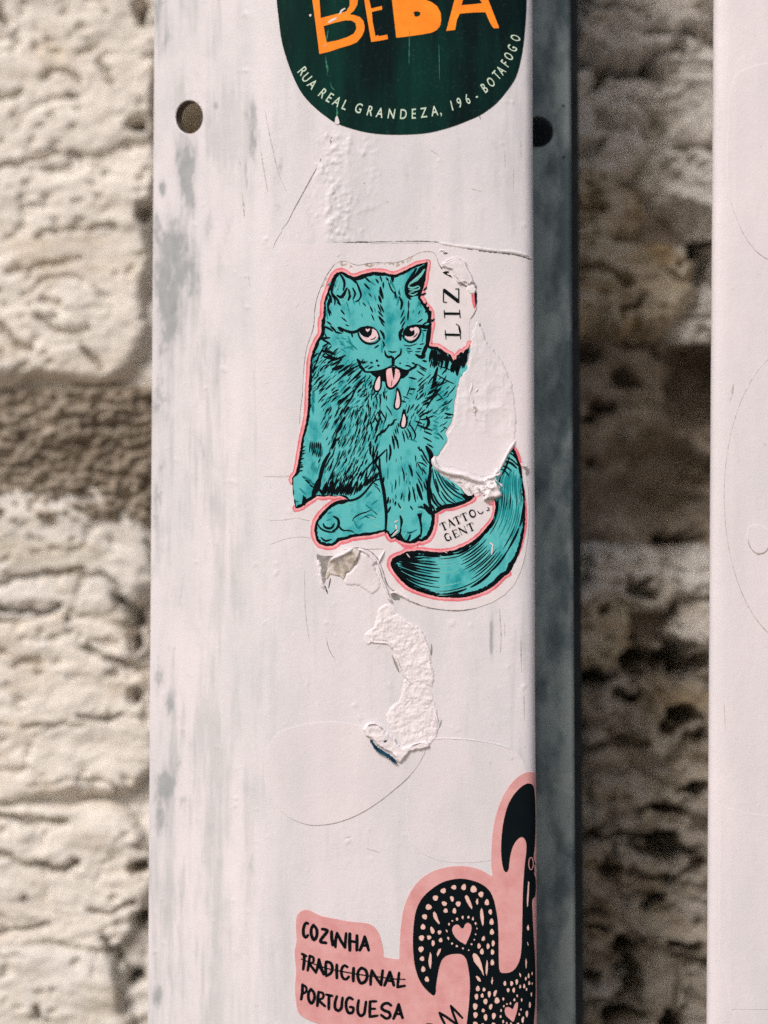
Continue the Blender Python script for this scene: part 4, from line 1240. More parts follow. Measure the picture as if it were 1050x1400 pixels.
lt2 = Print(.00039)
lt2.strokes('4 580 369 575 376.5 567.5 383 560 388.5;2.4 560 388.5 558.6 392.5 565 393.8 572 391;2.2 572 391 573.6 394 568 396.8 559.5 396.2;2 559 402 565 403.6 570.5 400.5;2.2 567 385.5 573 381;1.6 560 400 566 399')
lt2.strokes('2.6 465 384 461 392 458.5 400;1.8 468 412 474 402 475 397;1.4 480 404 480 398')
lt2.build('pale_teal_fur', M['teal_light'], cs)
k1.strokes('''3.4 436 464 444 462.5 451 462;3 440 464 446 467 452 471;4.4 440 480 449 481 458 484.5;4.6 443 488 452 489.5 461 491;3 451 494 461 491 472 486;3.2 452 500 460 496 467 492;6 455 505 462 503 469 500;2.8 463 509 472 504
4.8 468 514.5 476 508 484 503;2.4 484 503 491 499.5;3.8 483 518 489 513 494 507;2 476 525 481 520 486 516;2 470 512 464 518 457 524;2 443 500 438 508;2.4 448 476 442 482;2.4 441 474 448 470;2.6 436 486 432 498;3 431 498 428 510
2.4 437 516 430 526;2.4 440 520 434 532;2.2 446 519 437 527;2.2 450 520 441 530;2.2 454 525 445 533;2 463 533 454 537;2.4 478 529 468 538;2.2 470 544 461 553;1.8 463 541 455 546;2 447 549 439 557
3 484 507 476 514;3 446 484 456 489;2.6 448 496 460 489''')
dk.strokes('3 470 476 484 474;2 466 462 474 464;2.4 465 470 472 473;3 476 460 480 470 488 478;2.6 522 470 522 482;3 560 484 556 478;3 534 384 540 396;3 560 380 556 388;3 566 372 560 378;2.4 514 412 512 404;2.4 446 424 448 436;2.6 572 412 576 420;2 574 446 580 460;3 457 388 462 396;2.4 520 404 518 398;2.6 448 390 456 386;2.6 545 412 543 404;2.4 513 390 505 384;2 579 455 577 468')
dk.strokes('1.5 508 488.5 508.3 489;1.5 546 496 547 497;1.5 556 495 558 496;1.6 564 495.5 566 496.5;1.6 557 490 558 491')
k1.dot(515.5, 493.3, 1.8).dot(507.8, 496, 1.9, 1.4).dot(517.3, 500, 2, 1.5).dot(547, 496.8, 1.3).dot(564.5, 496.5, 1.8, 1.3).dot(567, 498, 1.4)
k1.poly([(546, 503.5), (560, 507), (558, 512), (552, 517), (546, 518.5)]); k1.poly([(516, 508), (530, 504), (530, 521), (521, 519), (510, 512)])
# tongue and drops, black then fill
k1.poly([(525.8, 505), (550, 504), (549, 514), (545, 524), (539, 531), (533, 533), (528.5, 530.5), (526.2, 522)], smooth=2)
k1.poly([(521, 510), (522.3, 522), (520.8, 532), (516, 536.6), (511.6, 535), (510, 528), (512.8, 519), (517, 511)], smooth=2)
k1.poly([(542.5, 529.6), (546.6, 534), (549, 544), (549, 552), (546.5, 558.4), (542, 560.8), (538, 557.4), (538.8, 549), (540.8, 540)], smooth=2)
k1.poly([(551.5, 559), (554.2, 561), (555.5, 567), (557.5, 574), (556.4, 582), (552, 586.6), (547.8, 585), (546, 580), (548.2, 572), (549.8, 564)], smooth=2)
k1.strokes('3 521 512 523 507;2 520 511 517 506')
# tail hatching along its sweep
AX = catmull([(541, 771, 10), (552, 775, 17), (575, 782, 26), (605, 786, 29), (635, 779, 27), (660, 762, 24), (680, 738, 21), (693, 712, 20), (698, 685, 19), (698, 660, 17), (701, 640, 11), (701, 624, 5)], 2)
nA = len(AX); TT = np.gradient(AX[:, :2], axis=0); TT /= np.linalg.norm(TT, axis=1, keepdims=True); TN = np.stack([-TT[:, 1], TT[:, 0]], 1)
def tail_run(pr, t0, t1, o, w):
    a, b = int(t0 * (nA - 1)), int(t1 * (nA - 1))
    if b - a < 2:
        return
    q = AX[a:b + 1]; N_ = TN[a:b + 1]
    pts = q[:, :2] + N_ * (q[:, 2] * o)[:, None]
    k = max(2, len(pts) // 6)
    pr.ribbon([tuple(p) for p in pts[::k]] + [tuple(pts[-1])], w, taper=.85, step=3)
for lane in np.linspace(-.90, .90, 13):
    f = abs(lane)
    for (a, b, wg, pr_, pb) in ((0, .15, 3.6, k1, 1), (.08, .21, 2.2, k1, .95), (.37, .53, 2.2, k1, .95), (.24, .42, 1.8, k1, .75 if f > .72 else 0), (.56, .66, 1.8, k1, .8 if f > .5 else 0),
                                (.66, .80, 2.2, dk, .8), (.74, .83, 1.7, k1, .3), (.80, .93, 2.4, dk, .8), (.60, .75, 2.0, dk, .5)):
        if rng.random() < pb:
            j = (rng.random() - .5) * .05; j2 = (rng.random() - .5) * .05
            tail_run(pr_, max(0, a + j), min(.97, b + j2), lane + (rng.random() - .5) * .05, wg * (.7 + .5 * rng.random()))
    if rng.random() < .7:
        tail_run(lt, .12 + rng.random() * .1, .34, lane + .05, 1.4)
for o in (-.97, -.92, .94, .98):
    for a in np.arange(0.02, .95, .11):
        tail_run(k1, a, a + .10, o * (.93 + .06 * rng.random()), 2.6)
k1.poly([(690, 787), (695, 770), (701, 765), (698, 778), (694, 785)])
k1.strokes('2.2 696 619 701 622 706 628;2.2 692 625 700 629 708 637;3.4 689 631 698 633 706 640;2.4 686 637 693 639 699 644;2.2 684 641 690 644 696 651;3 698 616 703 618')
lt.strokes('2 694 622 700 626 706 632;2 692 628 700 632;2 688 634 697 638')
dk.build('deep_teal_shading', M['teal_dark'], cs)
lt.build('pale_teal_shading', M['teal_light'], cs)
k1.build('fur_lines', M['ink'], cs)

Print(.00040).poly([(492.5, 455), (495, 463), (500, 467), (506, 468), (513, 465.5), (517, 461), (516, 456), (513, 451.5), (508.5, 450), (500, 456)], smooth=2).build('eye', M['eyewhite'], cs)
Print(.00040).poly([(553.5, 459.5), (557, 464), (562, 465.6), (568, 463), (571.5, 458), (573, 452.5), (571.5, 448.3), (566.5, 447.6), (562, 456)], smooth=2).build('eye', M['eyewhite'], cs)
Print(.00040).poly([(519, 514.5), (519.7, 525), (518.4, 532), (515.2, 534.2), (512.8, 532.2), (513, 526), (515.6, 519)], smooth=2).build('drip', M['eyewhite'], cs)
Print(.00040).poly([(543.3, 534.5), (546, 543), (546.6, 552), (544.8, 557.4), (541.8, 558.2), (540.3, 554), (541.8, 546)], smooth=2).build('drip', M['eyewhite'], cs)
Print(.00040).poly([(552.2, 566), (554.4, 572), (554.2, 580), (551.8, 584.4), (549, 582.4), (549.8, 575)], smooth=2).build('drip', M['eyewhite'], cs)
tg = Print(.00040)
tg.poly([(528.8, 506), (534, 503.5), (540, 504), (545.5, 506.5), (547, 512.5), (545, 519), (540, 526), (535, 530), (531, 528.4), (529, 521)], smooth=2)
tg.build('tongue', M['tongue'], cs)
k2 = Print(.00043)
k2.dot(500.5, 453.4, 9, 8).dot(559.3, 453.6, 7.6, 7.6).poly([(534.8, 501), (540.6, 502), (539.8, 512), (538.2, 520), (536.6, 512)])
k2.strokes('1.5 506.5 464.5 511 463.5 514 460.5;1.7 565 461.5 568 459.5 570.5 456;1.2 535 528 536 520;1.2 544 509 547 508.5;4 490 452 500 448.5 508 449.5')
k2.build('pupils_and_lines', M['ink'], cs)
k3 = Print(.00046)
k3.poly([(499.6, 449.6), (502.8, 450.4), (505.8, 449.4), (505.4, 451.6), (502.8, 454.2), (500.4, 452.4)]).dot(562.8, 450.6, 2.5, 2.3)
k3.strokes('3 540 714 543 712;2.6 541 718 542 723;2.4 537 733 540 729 544 725;1.6 556 757 560 762;1.2 508 708 512 709;2.4 670 742 674 746;2.4 673 747 672 758;1.4 607 754 611 756', taper=.4)
k3.build('highlights', M['eyewhite'], cs)

# serif lettering: read sideways "LIZA", and "TATTOOS GENT"
tx = Print(.00036)
tx.strokes('3 609 457.5 628 458;1.1 608.6 451.5 609.6 463.5;1.1 628.8 450 629.6 463.6;1.2 628.6 452 627.6 446 623.5 443;2.6 627.5 447 629.2 455', taper=.1, smooth=False)
tx.strokes('3.2 608 428.8 627 429;1.3 607.2 424.5 607.8 434.5;1.3 628 424 629 434.5', taper=.1, smooth=False)
tx.poly([(606, 395), (608.5, 395), (627.5, 410), (628, 414), (625.5, 414.3), (606.3, 399.5)])
tx.strokes('1.5 606.2 396 606 413;1.2 606 413 610.5 413.5;1.5 627 412 627 395;1.2 627 395 622.5 395.3', taper=.1, smooth=False)
tx.poly([(605, 372.8), (609, 371), (614, 371.2), (613, 373), (610, 373.4), (612, 375.5), (616, 376.6), (618.5, 380), (613, 377.3), (608, 374.6)])
def serif_word(pr, x, y, ang, letters, k=1.0):
    ca, sa = math.cos(R(ang)), math.sin(R(ang))
    def T(u, v): return (x + (u * ca - v * sa) * k, y + (u * sa + v * ca) * k)
    for dx, segs in letters:
        for w, *c in segs:
            P = [T(dx + a, b) for a, b in zip(c[::2], c[1::2])]
            pr.ribbon(P, w, taper=.05, smooth=len(P) > 2, step=1.5)
T_ = [(2.2, 0, -5, 0, 5), (.7, -4, -5, 4, -5), (.7, -4, -5, -4.4, -2.6), (.7, 4, -5, 4.4, -2.6), (.7, -2, 5, 2, 5)]
A_ = [(2.2, -.4, -5, 3.6, 5), (.6, -.4, -5, -3.6, 5), (.6, -2.2, 1.8, 2, 1.8)]
O_ = [(1.9, -3.6, 0, -3, -3.4, 0, -5), (2.2, -3.6, 0, -3, 3.4, 0, 5), (1.4, 0, -5, 3, -3.4, 3.6, 0, 3, 3.4, 0, 5)]
O2_ = [(1.2, -3.6, 0, -3, 3.4, 0, 5, 2.8, 3.6)]
S2_ = [(1.2, -1.5, 4, 1, 5, 2.4, 3, 1.4, 1)]
G_ = [(1.9, -3.4, 0, -3, -3.4, 0, -5), (1.9, -3.4, 0, -3, 3.6, 0, 5), (.7, 0, -5, 2.6, -4, 3.2, -2.4), (.7, 0, 5, 3, 4), (1.8, 3, .8, 3, 4.6)]
E_ = [(2.1, -2, -5, -2, 5), (.7, -2, -5, 3.4, -5), (.7, -2, 0, 2, 0), (.7, -2, 5, 3.8, 5), (.7, 3.4, -5, 3.6, -3), (.7, 3.8, 5, 4, 3)]
N_ = [(.7, -4, -5, -4, 5), (2.1, -4, -5, 3.6, 5), (.7, 3.8, -5, 3.8, 5)]
tx.build('side_lettering', M['ink'], cs)
tx = Print(.00036)
serif_word(tx, 606.5, 719.5, -24, [(0, T_), (10.5, A_), (20.4, T_), (31, T_), (43, O_), (54.4, O2_), (64, S2_)])
serif_word(tx, 612, 734, -23, [(0, G_), (11.3, E_), (22.5, N_), (34.3, T_)])
tx.build('foot_lettering', M['ink'], cs)
# brown dirt on the adhesive rim above the head
sp = Print(.000185)
for a, b, n in (((462, 360), (490, 366), 9), ((500, 363), (545, 361), 16), ((548, 358), (575, 350), 4), ((441, 392), (449, 377), 4)):
    for i in range(n):
        t = rng.random()
        sp.dot(a[0] + (b[0] - a[0]) * t, a[1] + (b[1] - a[1]) * t + (rng.random() - .5) * 4, 1 + 2.2 * rng.random(), .6 + 1.1 * rng.random(), rng.random() * 3)
sp.build('adhesive_dirt', M['vinyl_dirty'], cs)
ln = Print(.00018)
ln.ribbon(cat_back[-26:-2], 1.0, taper=.3, step=3, jit=.5)
ln.ribbon([(489, 363), (506, 360), (545, 358.2), (560, 352.5), (576, 345), (592, 345), (597, 352), (600, 362), (605, 368)], .8, taper=.3, jit=.6)
ln.ribbon(cat_back[62:77], 1.3, taper=.4, step=3, jit=.6)
ln.ribbon([(470, 751.5), (500, 751), (525, 750.5)], .8, taper=.5, jit=.5)
ln.ribbon([(643, 436), (647, 431), (650, 425), (652, 420)], 1.4, taper=.5)
ln.build('dirty_rim', M['dirt'], cs)

# ------------------------------------------------------------------ rooster sticker
RO = [(412, 1245.5), (420, 1243.8), (432, 1249), (440, 1252.5), (460, 1256.5), (480, 1260), (496, 1261.5), (508, 1264.5), (515.5, 1272), (520.5, 1284), (523.5, 1298), (524.8, 1308), (531, 1309.6), (540, 1311),
      (545.2, 1311.4), (546, 1300), (547, 1280), (549, 1258), (552.5, 1240), (560, 1222), (572, 1205), (588, 1193), (605, 1187), (625, 1184), (645, 1185.6), (660, 1190.6), (670.5, 1197), (673.2, 1197.5), (672, 1188), (672, 1160),
      (674.4, 1132), (679.5, 1110), (688, 1088), (700, 1070), (712, 1059.5), (722, 1055.6), (732, 1057), (745, 1066), (756, 1090), (762, 1130), (764, 1300), (764, 1500), (700, 1520), (590, 1500), (556, 1455), (530, 1425),
      (500, 1412), (460, 1405), (433, 1398.5), (420, 1393.5), (408.5, 1385), (405, 1370), (403.2, 1350), (405, 1330), (403, 1302), (405.5, 1286), (404.6, 1266), (406, 1252)]
rs = thing('rooster_sticker', 'salmon pink sticker with hand lettering and a black speckled rooster, wrapping the post edge', 'sticker', surf(600, 1330), GP)
Print(.00016).poly(RO, smooth=4).build('backing', M['rose'], rs, thick=.00016)
rb = Print(.00021)
rb.poly([(723, 1071), (716, 1073.2), (708, 1080), (700, 1090), (694, 1102), (689, 1120), (686, 1140), (685, 1160), (685.8, 1175), (687.2, 1184), (690, 1191.5), (693, 1192), (695.2, 1188), (696.3, 1179), (698, 1168), (702, 1155.5), (707, 1148),
         (713, 1144.2), (717, 1146.8), (719.2, 1154), (719, 1166), (717.4, 1180), (715.8, 1198), (714.6, 1222), (714, 1250), (713.4, 1280), (712, 1304), (709, 1316), (703.5, 1325), (697, 1329.2), (685, 1329.6), (682.8, 1326), (682, 1318),
         (681.6, 1300), (681.4, 1278), (680.4, 1258), (678, 1243), (675, 1230), (670, 1219), (662, 1211), (650, 1205), (640, 1202.4), (631, 1201.2), (620, 1202), (605, 1206.2), (590, 1215.5), (576, 1229.5), (568.5, 1246), (565.6, 1264),
         (564.5, 1285), (565.2, 1305), (567.5, 1322), (572.5, 1338), (580, 1350), (587, 1357), (592.6, 1361), (595.2, 1359), (596.2, 1348), (598.4, 1333), (601.2, 1320), (605.4, 1310.6), (612, 1306), (622, 1304), (631, 1304.8), (636.5, 1310),
         (640.3, 1324), (642.3, 1344), (641.6, 1365), (639.4, 1388), (636.5, 1410), (631, 1440), (640, 1475), (700, 1490), (733, 1470), (729.5, 1420), (729.6, 1398), (731.2, 1375), (731.8, 1350), (731, 1310), (729.2, 1280), (727.6, 1250),
         (727.6, 1229), (730.4, 1226), (731.8, 1214), (731.2, 1200), (729.4, 1194), (730.6, 1190), (732.4, 1184), (730, 1178), (728.8, 1172), (730, 1160), (731.2, 1140), (731.4, 1110), (730.4, 1085), (728.4, 1074)], smooth=3)
rb.strokes('3.8 608 1400 603.5 1391 600.8 1384.5;3.8 600.8 1384.5 610 1390 621 1398 627 1403;3.6 626 1402 620 1387 616.2 1375;3.6 616.2 1375 624 1383 632 1391.5', taper=.15, smooth=False)
rb.strokes('3 584 1400 592 1401;3.6 628 1402 634 1420', taper=.15, smooth=False)
rb.build('rooster', M['ink'], rs)
rb = Print(.00021)
# hand lettering
rb.strokes('''4 421 1262.5 418.5 1261.5 416 1265.5 414.8 1272 415.6 1279 418 1281.6 421 1278.5;4.2 428.5 1264.5 425.6 1270 426 1279 429.5 1285 433 1279.5 432.8 1270 428.5 1264.5
4.2 440.5 1270 447.5 1272 438 1287 445.8 1289;4.4 453.3 1273.5 453.6 1282 455 1292;4 458.6 1294.5 458.8 1286 460.8 1275.5;4 460.8 1275.5 466 1286 471.8 1295.4;3.8 471.8 1295.4 472.3 1286 473.2 1276
4.6 478.3 1276.5 478 1287 478.4 1299;4.4 488 1279 488 1290 487.8 1299;3.6 479 1286.5 487 1287.8;4.2 492 1299 496 1290 498.6 1280.5;4.2 498.6 1280.5 501.5 1290 504 1299;3.4 494 1292.5 502 1292.6
''', k=1.10, taper=.12)
rb.build('word', M['ink'], rs)
rb = Print(.00021)
rb.strokes('''3.8 412.8 1304 418.6 1307;4 415.8 1305.5 415.8 1315 414.5 1325;3.8 423.5 1306.5 422.4 1316 420.8 1326.5;3.4 423.5 1306.5 428.2 1309 428.2 1315 423 1317.5;3.6 423 1317.5 428 1324 432 1329.5
3.8 432 1329.5 434.6 1320 436 1311.5;4.4 436 1311.5 438.5 1322 442.5 1331.6;3.4 434 1322.6 440 1323;4 446 1314.5 445.2 1323 445.6 1333;4 446 1314.5 452 1316.5 454.4 1323.5 452 1330.5 446 1334
4.2 460.5 1319 460.4 1327 460.6 1337;3.8 475 1322 471 1319.8 467.6 1323.5 466.8 1331 469 1337 473 1338.8 477 1335;4.4 483.5 1323.5 483 1332 483 1341
4.2 494 1323 489.8 1328 489.6 1337 493.8 1344 499.4 1341.4 502 1334 499.6 1326 494 1323;4 506.6 1346 507 1336 508.4 1326.6;4 508.4 1326.6 514 1336 521 1346.5;4 521 1346.5 522 1337 523.2 1326.8
4.2 525.6 1347 530 1337 533 1328.6;4.2 533 1328.6 536 1338 538.4 1347;3.4 528 1340.5 537 1341;3.8 545.6 1330 544.4 1340 543.4 1349.5;3.6 543.4 1349.5 549 1348.4 553.4 1347.6
1.7 412 1311 430 1318 450 1324.5 476 1329.5 500 1333.5 520 1335.8 540 1338.4 554 1339
''', k=1.10, taper=.12)
rb.build('word', M['ink'], rs)
rb = Print(.00021)
rb.strokes('''4 413.6 1346 413.4 1356 411.8 1366;3.4 413.6 1346 418.4 1349.5 418.6 1355.5 413.4 1358.6;4 425 1352 421.8 1358 422.4 1367 426 1371.6 429.6 1366 429.4 1357.5 425 1352
4 435.6 1356 434.6 1365 434 1375;3.4 435.6 1356 441.6 1358 441.6 1364 435 1366.6;3.6 435 1366.6 440 1371.6 444.4 1375.4;3.6 446 1359.6 454.4 1361.4;4 450 1360.4 449.6 1370 449.6 1379.4
4 460.6 1362 458.2 1370 458.4 1378.5 462.6 1381.6 466.6 1378 467.6 1370 468.4 1364;4 482 1366 477.4 1363.6 473.8 1368 473.4 1377 476.8 1384.6 481.8 1384 483 1377.6 478.6 1376.6
4 490.4 1367.5 489 1377 489.8 1385 493.4 1388.6 497.6 1386 499.2 1378 500.4 1369.5;4 506 1369 505.6 1380 505.6 1390;3.4 506 1369 514.6 1368.8;3.2 506 1379 513 1379;3.6 505.6 1390 516 1388.4
4 534.6 1374.4 530.6 1371.6 524.4 1372.6 521.6 1378 526 1381.6 532 1384 533.4 1389 529 1392.4 521 1387.6;4.2 538 1392.4 542 1383 545 1373;4.2 545 1373 547.6 1383 550.4 1391.6;3.2 540.6 1386 549 1386.2''', k=1.10, taper=.12)
rb.build('word', M['ink'], rs)
rd = Print(.00026)
for x, y, a, b, g in [(620.5, 1213, 3.5, 3.1, 0), (606, 1217.8, 3.9, 3.4, -.6), (595.3, 1227.6, 3.6, 3.8, .4), (586, 1240, 4.2, 3.8, .2), (580.6, 1253.2, 3.3, 3.8, -.5), (578.3, 1267.2, 3.2, 3.8, 0), (576.3, 1282.2, 3.6, 3.8, .3),
                      (575.6, 1297.6, 3.5, 4, .3), (577, 1310.6, 3.1, 3.2, 0), (578.6, 1325, 2.8, 4, 0), (583.6, 1338.8, 2.9, 3.7, -.2), (634, 1212.8, 3.2, 4.2, .2), (647.4, 1215.6, 4.3, 4.8, 0), (657.6, 1222.6, 3.5, 3.9, 0), (665.6, 1233.6, 3.0, 4.2, 0),
                      (670.3, 1246.6, 2.4, 3.8, -.1), (672, 1260.2, 2.9, 4.4, 0), (672.5, 1274, 2.9, 4, 0), (674.2, 1289.6, 2.1, 4.2, .05), (673.2, 1301.6, 2.4, 3.7, 0), (673, 1315.8, 2.5, 4, 0), (617.9, 1228.6, 2.4, 4, -.3), (607.4, 1235.2, 3.7, 3, .5),
                      (626.5, 1235.6, 3.4, 3.6, .3), (609.2, 1245, 2.9, 3.1, 0), (621.2, 1245.2, 2.5, 3.8, 0), (652.3, 1232.6, 1.6, 4.2, 0), (591, 1271.8, 2.6, 5, -.3), (600.8, 1274.4, 2.5, 3, .3), (586.6, 1281.5, 2.9, 2.9, 0), (602.4, 1285.2, 2.5, 3, 0),
                      (592.1, 1289.3, 2.2, 4, 0), (660.8, 1283.2, 2.2, 3.4, .3), (654.8, 1293.2, 2.3, 3.7, 0), (667.2, 1293.5, 2.1, 3.9, 0), (658.8, 1301, 2.6, 4.1, 0), (624.8, 1256.5, 1.6, 2.3, 0), (632.5, 1254, 1.5, 2.2, 0), (640.4, 1253.8, 1.5, 2, 0),
                      (646.5, 1256, 1.3, 2.4, 0), (650.2, 1262.4, 1.2, 2, 0), (652, 1269.4, .7, 1.4, 0), (650.2, 1277.2, 1, 1.3, 0), (648.4, 1284.6, 1, 1.2, 0), (644.6, 1290.8, 1.5, 1.2, 0), (640.8, 1298.8, .9, 1.2, 0), (632.8, 1296.4, 1.4, 1.2, .4),
                      (624.5, 1293.4, 1.6, 1.4, .3), (618, 1289.8, 1.4, 1.4, 0), (612.8, 1282.6, 1.3, 2.2, -.3), (610.7, 1272.6, 1, 2, -.4), (613.8, 1263.4, 1.3, 1.8, 0), (618.4, 1258.8, 1.3, 1, 0),
                      (653.2, 1351.4, 2.7, 3.7, 0), (661.6, 1352.8, 2, 2.7, 0), (651.3, 1362.4, 2.4, 4.1, 0), (659.2, 1361, 2, 3, 0), (668.8, 1359, 2.1, 4.4, 0), (676.8, 1357.6, 2.0, 4.7, .3), (679.4, 1367.8, 3.4, 4.3, 0), (663.6, 1369, 2.8, 3.9, 0),
                      (649.6, 1375.8, 3, 4.6, 0), (670.8, 1376.2, 2.2, 4, .2), (660.6, 1381.4, 2.2, 2.6, 0), (650, 1387.4, 3, 4.1, 0), (663.8, 1390.6, 2.5, 4.6, 0), (675, 1388.8, 2.6, 4.4, .1), (649.6, 1399.6, 3.2, 3.2, 0), (660, 1401.4, 2.6, 2.4, 0), (674.6, 1400.8, 2.6, 3, 0),
                      (690.2, 1344.4, 1.9, 3.3, 0), (699.4, 1344.4, 2, 3.4, 0), (706.4, 1342.2, 1.7, 3.8, 0), (694.7, 1353.6, 1.8, 2.8, 0), (702.2, 1353.6, 1.8, 3.4, 0), (711, 1332.8, 1, 3, -.3), (722.4, 1334, 1.2, 3.4, 0), (718.6, 1337.8, 1.2, 2.4, 0), (723.2, 1344, 1.4, 2.7, 0),
                      (716.4, 1348.2, 1.4, 3, 0), (711, 1348.8, 1.2, 2.6, 0), (719.6, 1352.4, 1, 2, 0), (726, 1359.4, .9, 3, 0), (724, 1373.8, 1.3, 4.2, 0), (720, 1385.8, 1.7, 4.4, 0), (714.6, 1394, 1.6, 4.6, .1), (707, 1361.4, 1, 2, 0), (703.2, 1366.8, 1.3, 2, 0),
                      (713, 1367, 1, 2.4, 0), (688, 1365.6, 1.3, 2.2, 0), (697.8, 1371.6, 1, 1.8, 0), (693, 1372.6, 1.3, 1, 0), (688.8, 1375.4, 1, 1.6, 0), (685, 1381.4, 1.1, 2, 0), (684.4, 1389.6, 1.3, 2, 0), (687.8, 1396.6, 1.2, 2.4, 0), (692.8, 1399, 1, 2, 0), (698.4, 1399.6, 1.2, 2, 0),
                      (709.8, 1386.6, 1, 2, 0), (712.2, 1380, .9, 1.6, 0), (727, 1331, .8, 2.4, 0), (727, 1344.6, .7, 1.8, 0), (708.2, 1400, 1.8, 2, 0)]:
    rd.dot(x, y, a, b, g)
for pts in ([(592, 1248), (593.6, 1246), (596.5, 1249), (599, 1257), (601.4, 1262), (600, 1263.4), (596, 1259), (592.6, 1254)], [(635.2, 1226), (637.5, 1223.6), (640, 1225.6), (643, 1232), (645.8, 1240), (645, 1243), (641.6, 1239), (637.6, 1232)],
            [(656.4, 1246), (658, 1241), (660, 1244), (661.4, 1254), (661.2, 1263), (660, 1266), (658.4, 1262), (656.6, 1254)], [(585.6, 1314), (588, 1301), (590, 1306), (590, 1316), (588.6, 1325), (586.6, 1320)], [(597, 1304), (599.6, 1298), (602.8, 1296.6), (602.4, 1300), (599.6, 1305.6), (598.2, 1307.6)],
            [(646, 1306), (647.6, 1302.8), (651.6, 1304.4), (655.4, 1309.6), (658, 1317), (660.6, 1328), (661.6, 1334.5), (657.6, 1327), (652.6, 1320), (648, 1314.4)], [(664, 1322), (665.6, 1311.8), (667, 1316), (666.8, 1327), (665.4, 1333.8), (664, 1330)],
            [(671.4, 1342), (672.8, 1335), (674, 1340), (673.2, 1345), (672, 1345)], [(650.4, 1334.6), (652, 1333.8), (655.6, 1336.6), (657.6, 1341), (656.6, 1342.2), (653, 1340)], [(720.6, 1220), (721.6, 1204.4), (723, 1206), (722.6, 1220), (721.6, 1238), (720.4, 1240), (720, 1230)],
            [(720, 1268), (721.6, 1263.8), (723, 1268), (722.8, 1271.4), (721, 1272)], [(718.2, 1314), (718.8, 1309.5), (720, 1315), (719.4, 1324), (718.4, 1322)], [(720.4, 1288), (721.2, 1287.6), (722.4, 1292), (721.6, 1293)]):
    rd.poly(pts)
rd.build('speckles', M['rose_dot'], rs)
rh = Print(.00026)
rh.poly([(618.3, 1272), (619.6, 1266.6), (623.4, 1264), (627, 1264.6), (631, 1269.2), (633.4, 1269), (636, 1263.6), (639.6, 1261.8), (643.6, 1264), (644.6, 1269), (642.8, 1277), (639.4, 1285), (636, 1291.2), (634, 1290), (626.4, 1285.2), (621, 1279)], smooth=1.5)
rh.build('heart', M['rose'], rs)
rh = Print(.00026)
rh.poly([(690.2, 1383), (690.6, 1378.4), (693.8, 1376.6), (698, 1378), (700.6, 1379.6), (702.6, 1376), (704.6, 1371.6), (707.4, 1370), (708, 1374), (706.8, 1382), (704, 1391), (701.6, 1396.6), (696, 1392.4), (691.6, 1388)], smooth=1.5)
rh.build('heart', M['rose'], rs)
rh = Print(.00026)
e_ = [(725.2 + 2.9 * math.cos(t), 1180.6 + 8.6 * math.sin(t)) for t in np.linspace(0, 2 * math.pi, 15)]
rh.ribbon(e_, 1.0, taper=0, smooth=False)
rh.poly([(729.4, 1183), (731, 1181), (731.8, 1186), (731, 1191), (729.6, 1190)])
rh.build('eye', M['rose'], rs)
ed = Print(.00018)
ed.build('x', M['dirt'], rs) if False else None
# ------------------------------------------------------------------ painted-over stickers and scabs of old paper
GO = 'old stickers under the white paint'
def ghost(label, pts, h=.00010, line=.9, mapper=surf, mat='paint2', shade='dirt_soft', span=None, smooth=4):
    g_ = thing('painted_over_sticker', label, 'sticker', mapper(np.mean([p[0] for p in pts]), np.mean([p[1] for p in pts])), GO)
    pr = Print(h, mapper).poly(pts, smooth=smooth); pr.build('paper', M[mat], g_, thick=h)
    if line:
        q = catmull(pts, 3, True)
        if span:
            q = q[int(span[0] * len(q)):int(span[1] * len(q))]
        e = Print(h + .00002, mapper)
        e.ribbon([tuple(p) for p in q[::3]], line, taper=.5, jit=.6)
        e.build('grimy_edge', M[shade], g_)
    return g_
circle = lambda x, y, rx, ry, a0=0: [(x + rx * math.cos(t), y + ry * math.sin(t)) for t in np.linspace(0, 2 * math.pi, 25)[:-1] + a0]
ghost('round sticker outline painted white, below the torn paper strip', [(520, 1000), (560, 1000), (584, 1012), (578, 1034), (562, 1058), (538, 1080), (512, 1100), (484, 1116), (452, 1126), (420, 1127), (392, 1115), (372, 1094), (362, 1066), (364, 1030), (380, 1004), (420, 990), (470, 988)],
      .00018, .6, span=(.10, .52))
g2 = ghost('rounded sticker outline painted white, beside the post edge above the rooster', [(586, 1011), (620, 1009), (660, 1012), (692, 1022), (712, 1036), (721, 1056), (726, 1100), (726, 1150), (690, 1172), (600, 1176), (562, 1150), (560, 1070), (572, 1030)], .00009, 0)
g3 = ghost('large square sticker sheet painted white, between green sticker and cat', [(384, 336), (430, 334), (470, 332.5), (520, 331), (580, 330), (622, 334), (655, 341), (700, 346), (727, 351), (733, 400), (733, 640), (690, 648), (404, 650), (362, 651), (352, 640), (350, 500), (352, 420)], .00005, 0, smooth=0)
# its lifted upper edge; dark ribbons paint the shade below it
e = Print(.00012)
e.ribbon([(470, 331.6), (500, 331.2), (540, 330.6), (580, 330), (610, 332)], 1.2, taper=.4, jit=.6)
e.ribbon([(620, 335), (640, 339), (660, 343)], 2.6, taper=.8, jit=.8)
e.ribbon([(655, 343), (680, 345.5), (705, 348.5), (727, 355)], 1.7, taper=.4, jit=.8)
e.build('shadowed_edge', M['dirt_shade'], g3)
ridge('lifted_edge', [(596, 331), (622, 336), (648, 339), (676, 342.6), (704, 345), (726, 351)], 5, .00035, M['paint2'], g3)
ridge('lifted_edge', [(500, 333), (540, 331.6), (580, 331.6), (600, 331.6)], 3, .00018, M['paint2'], g3)
ridge('lifted_edge', [(584, 1011), (604, 1009.6), (632, 1010.6), (660, 1014), (690, 1021), (700, 1027)], 2.6, .00022, M['paint2'], g2)

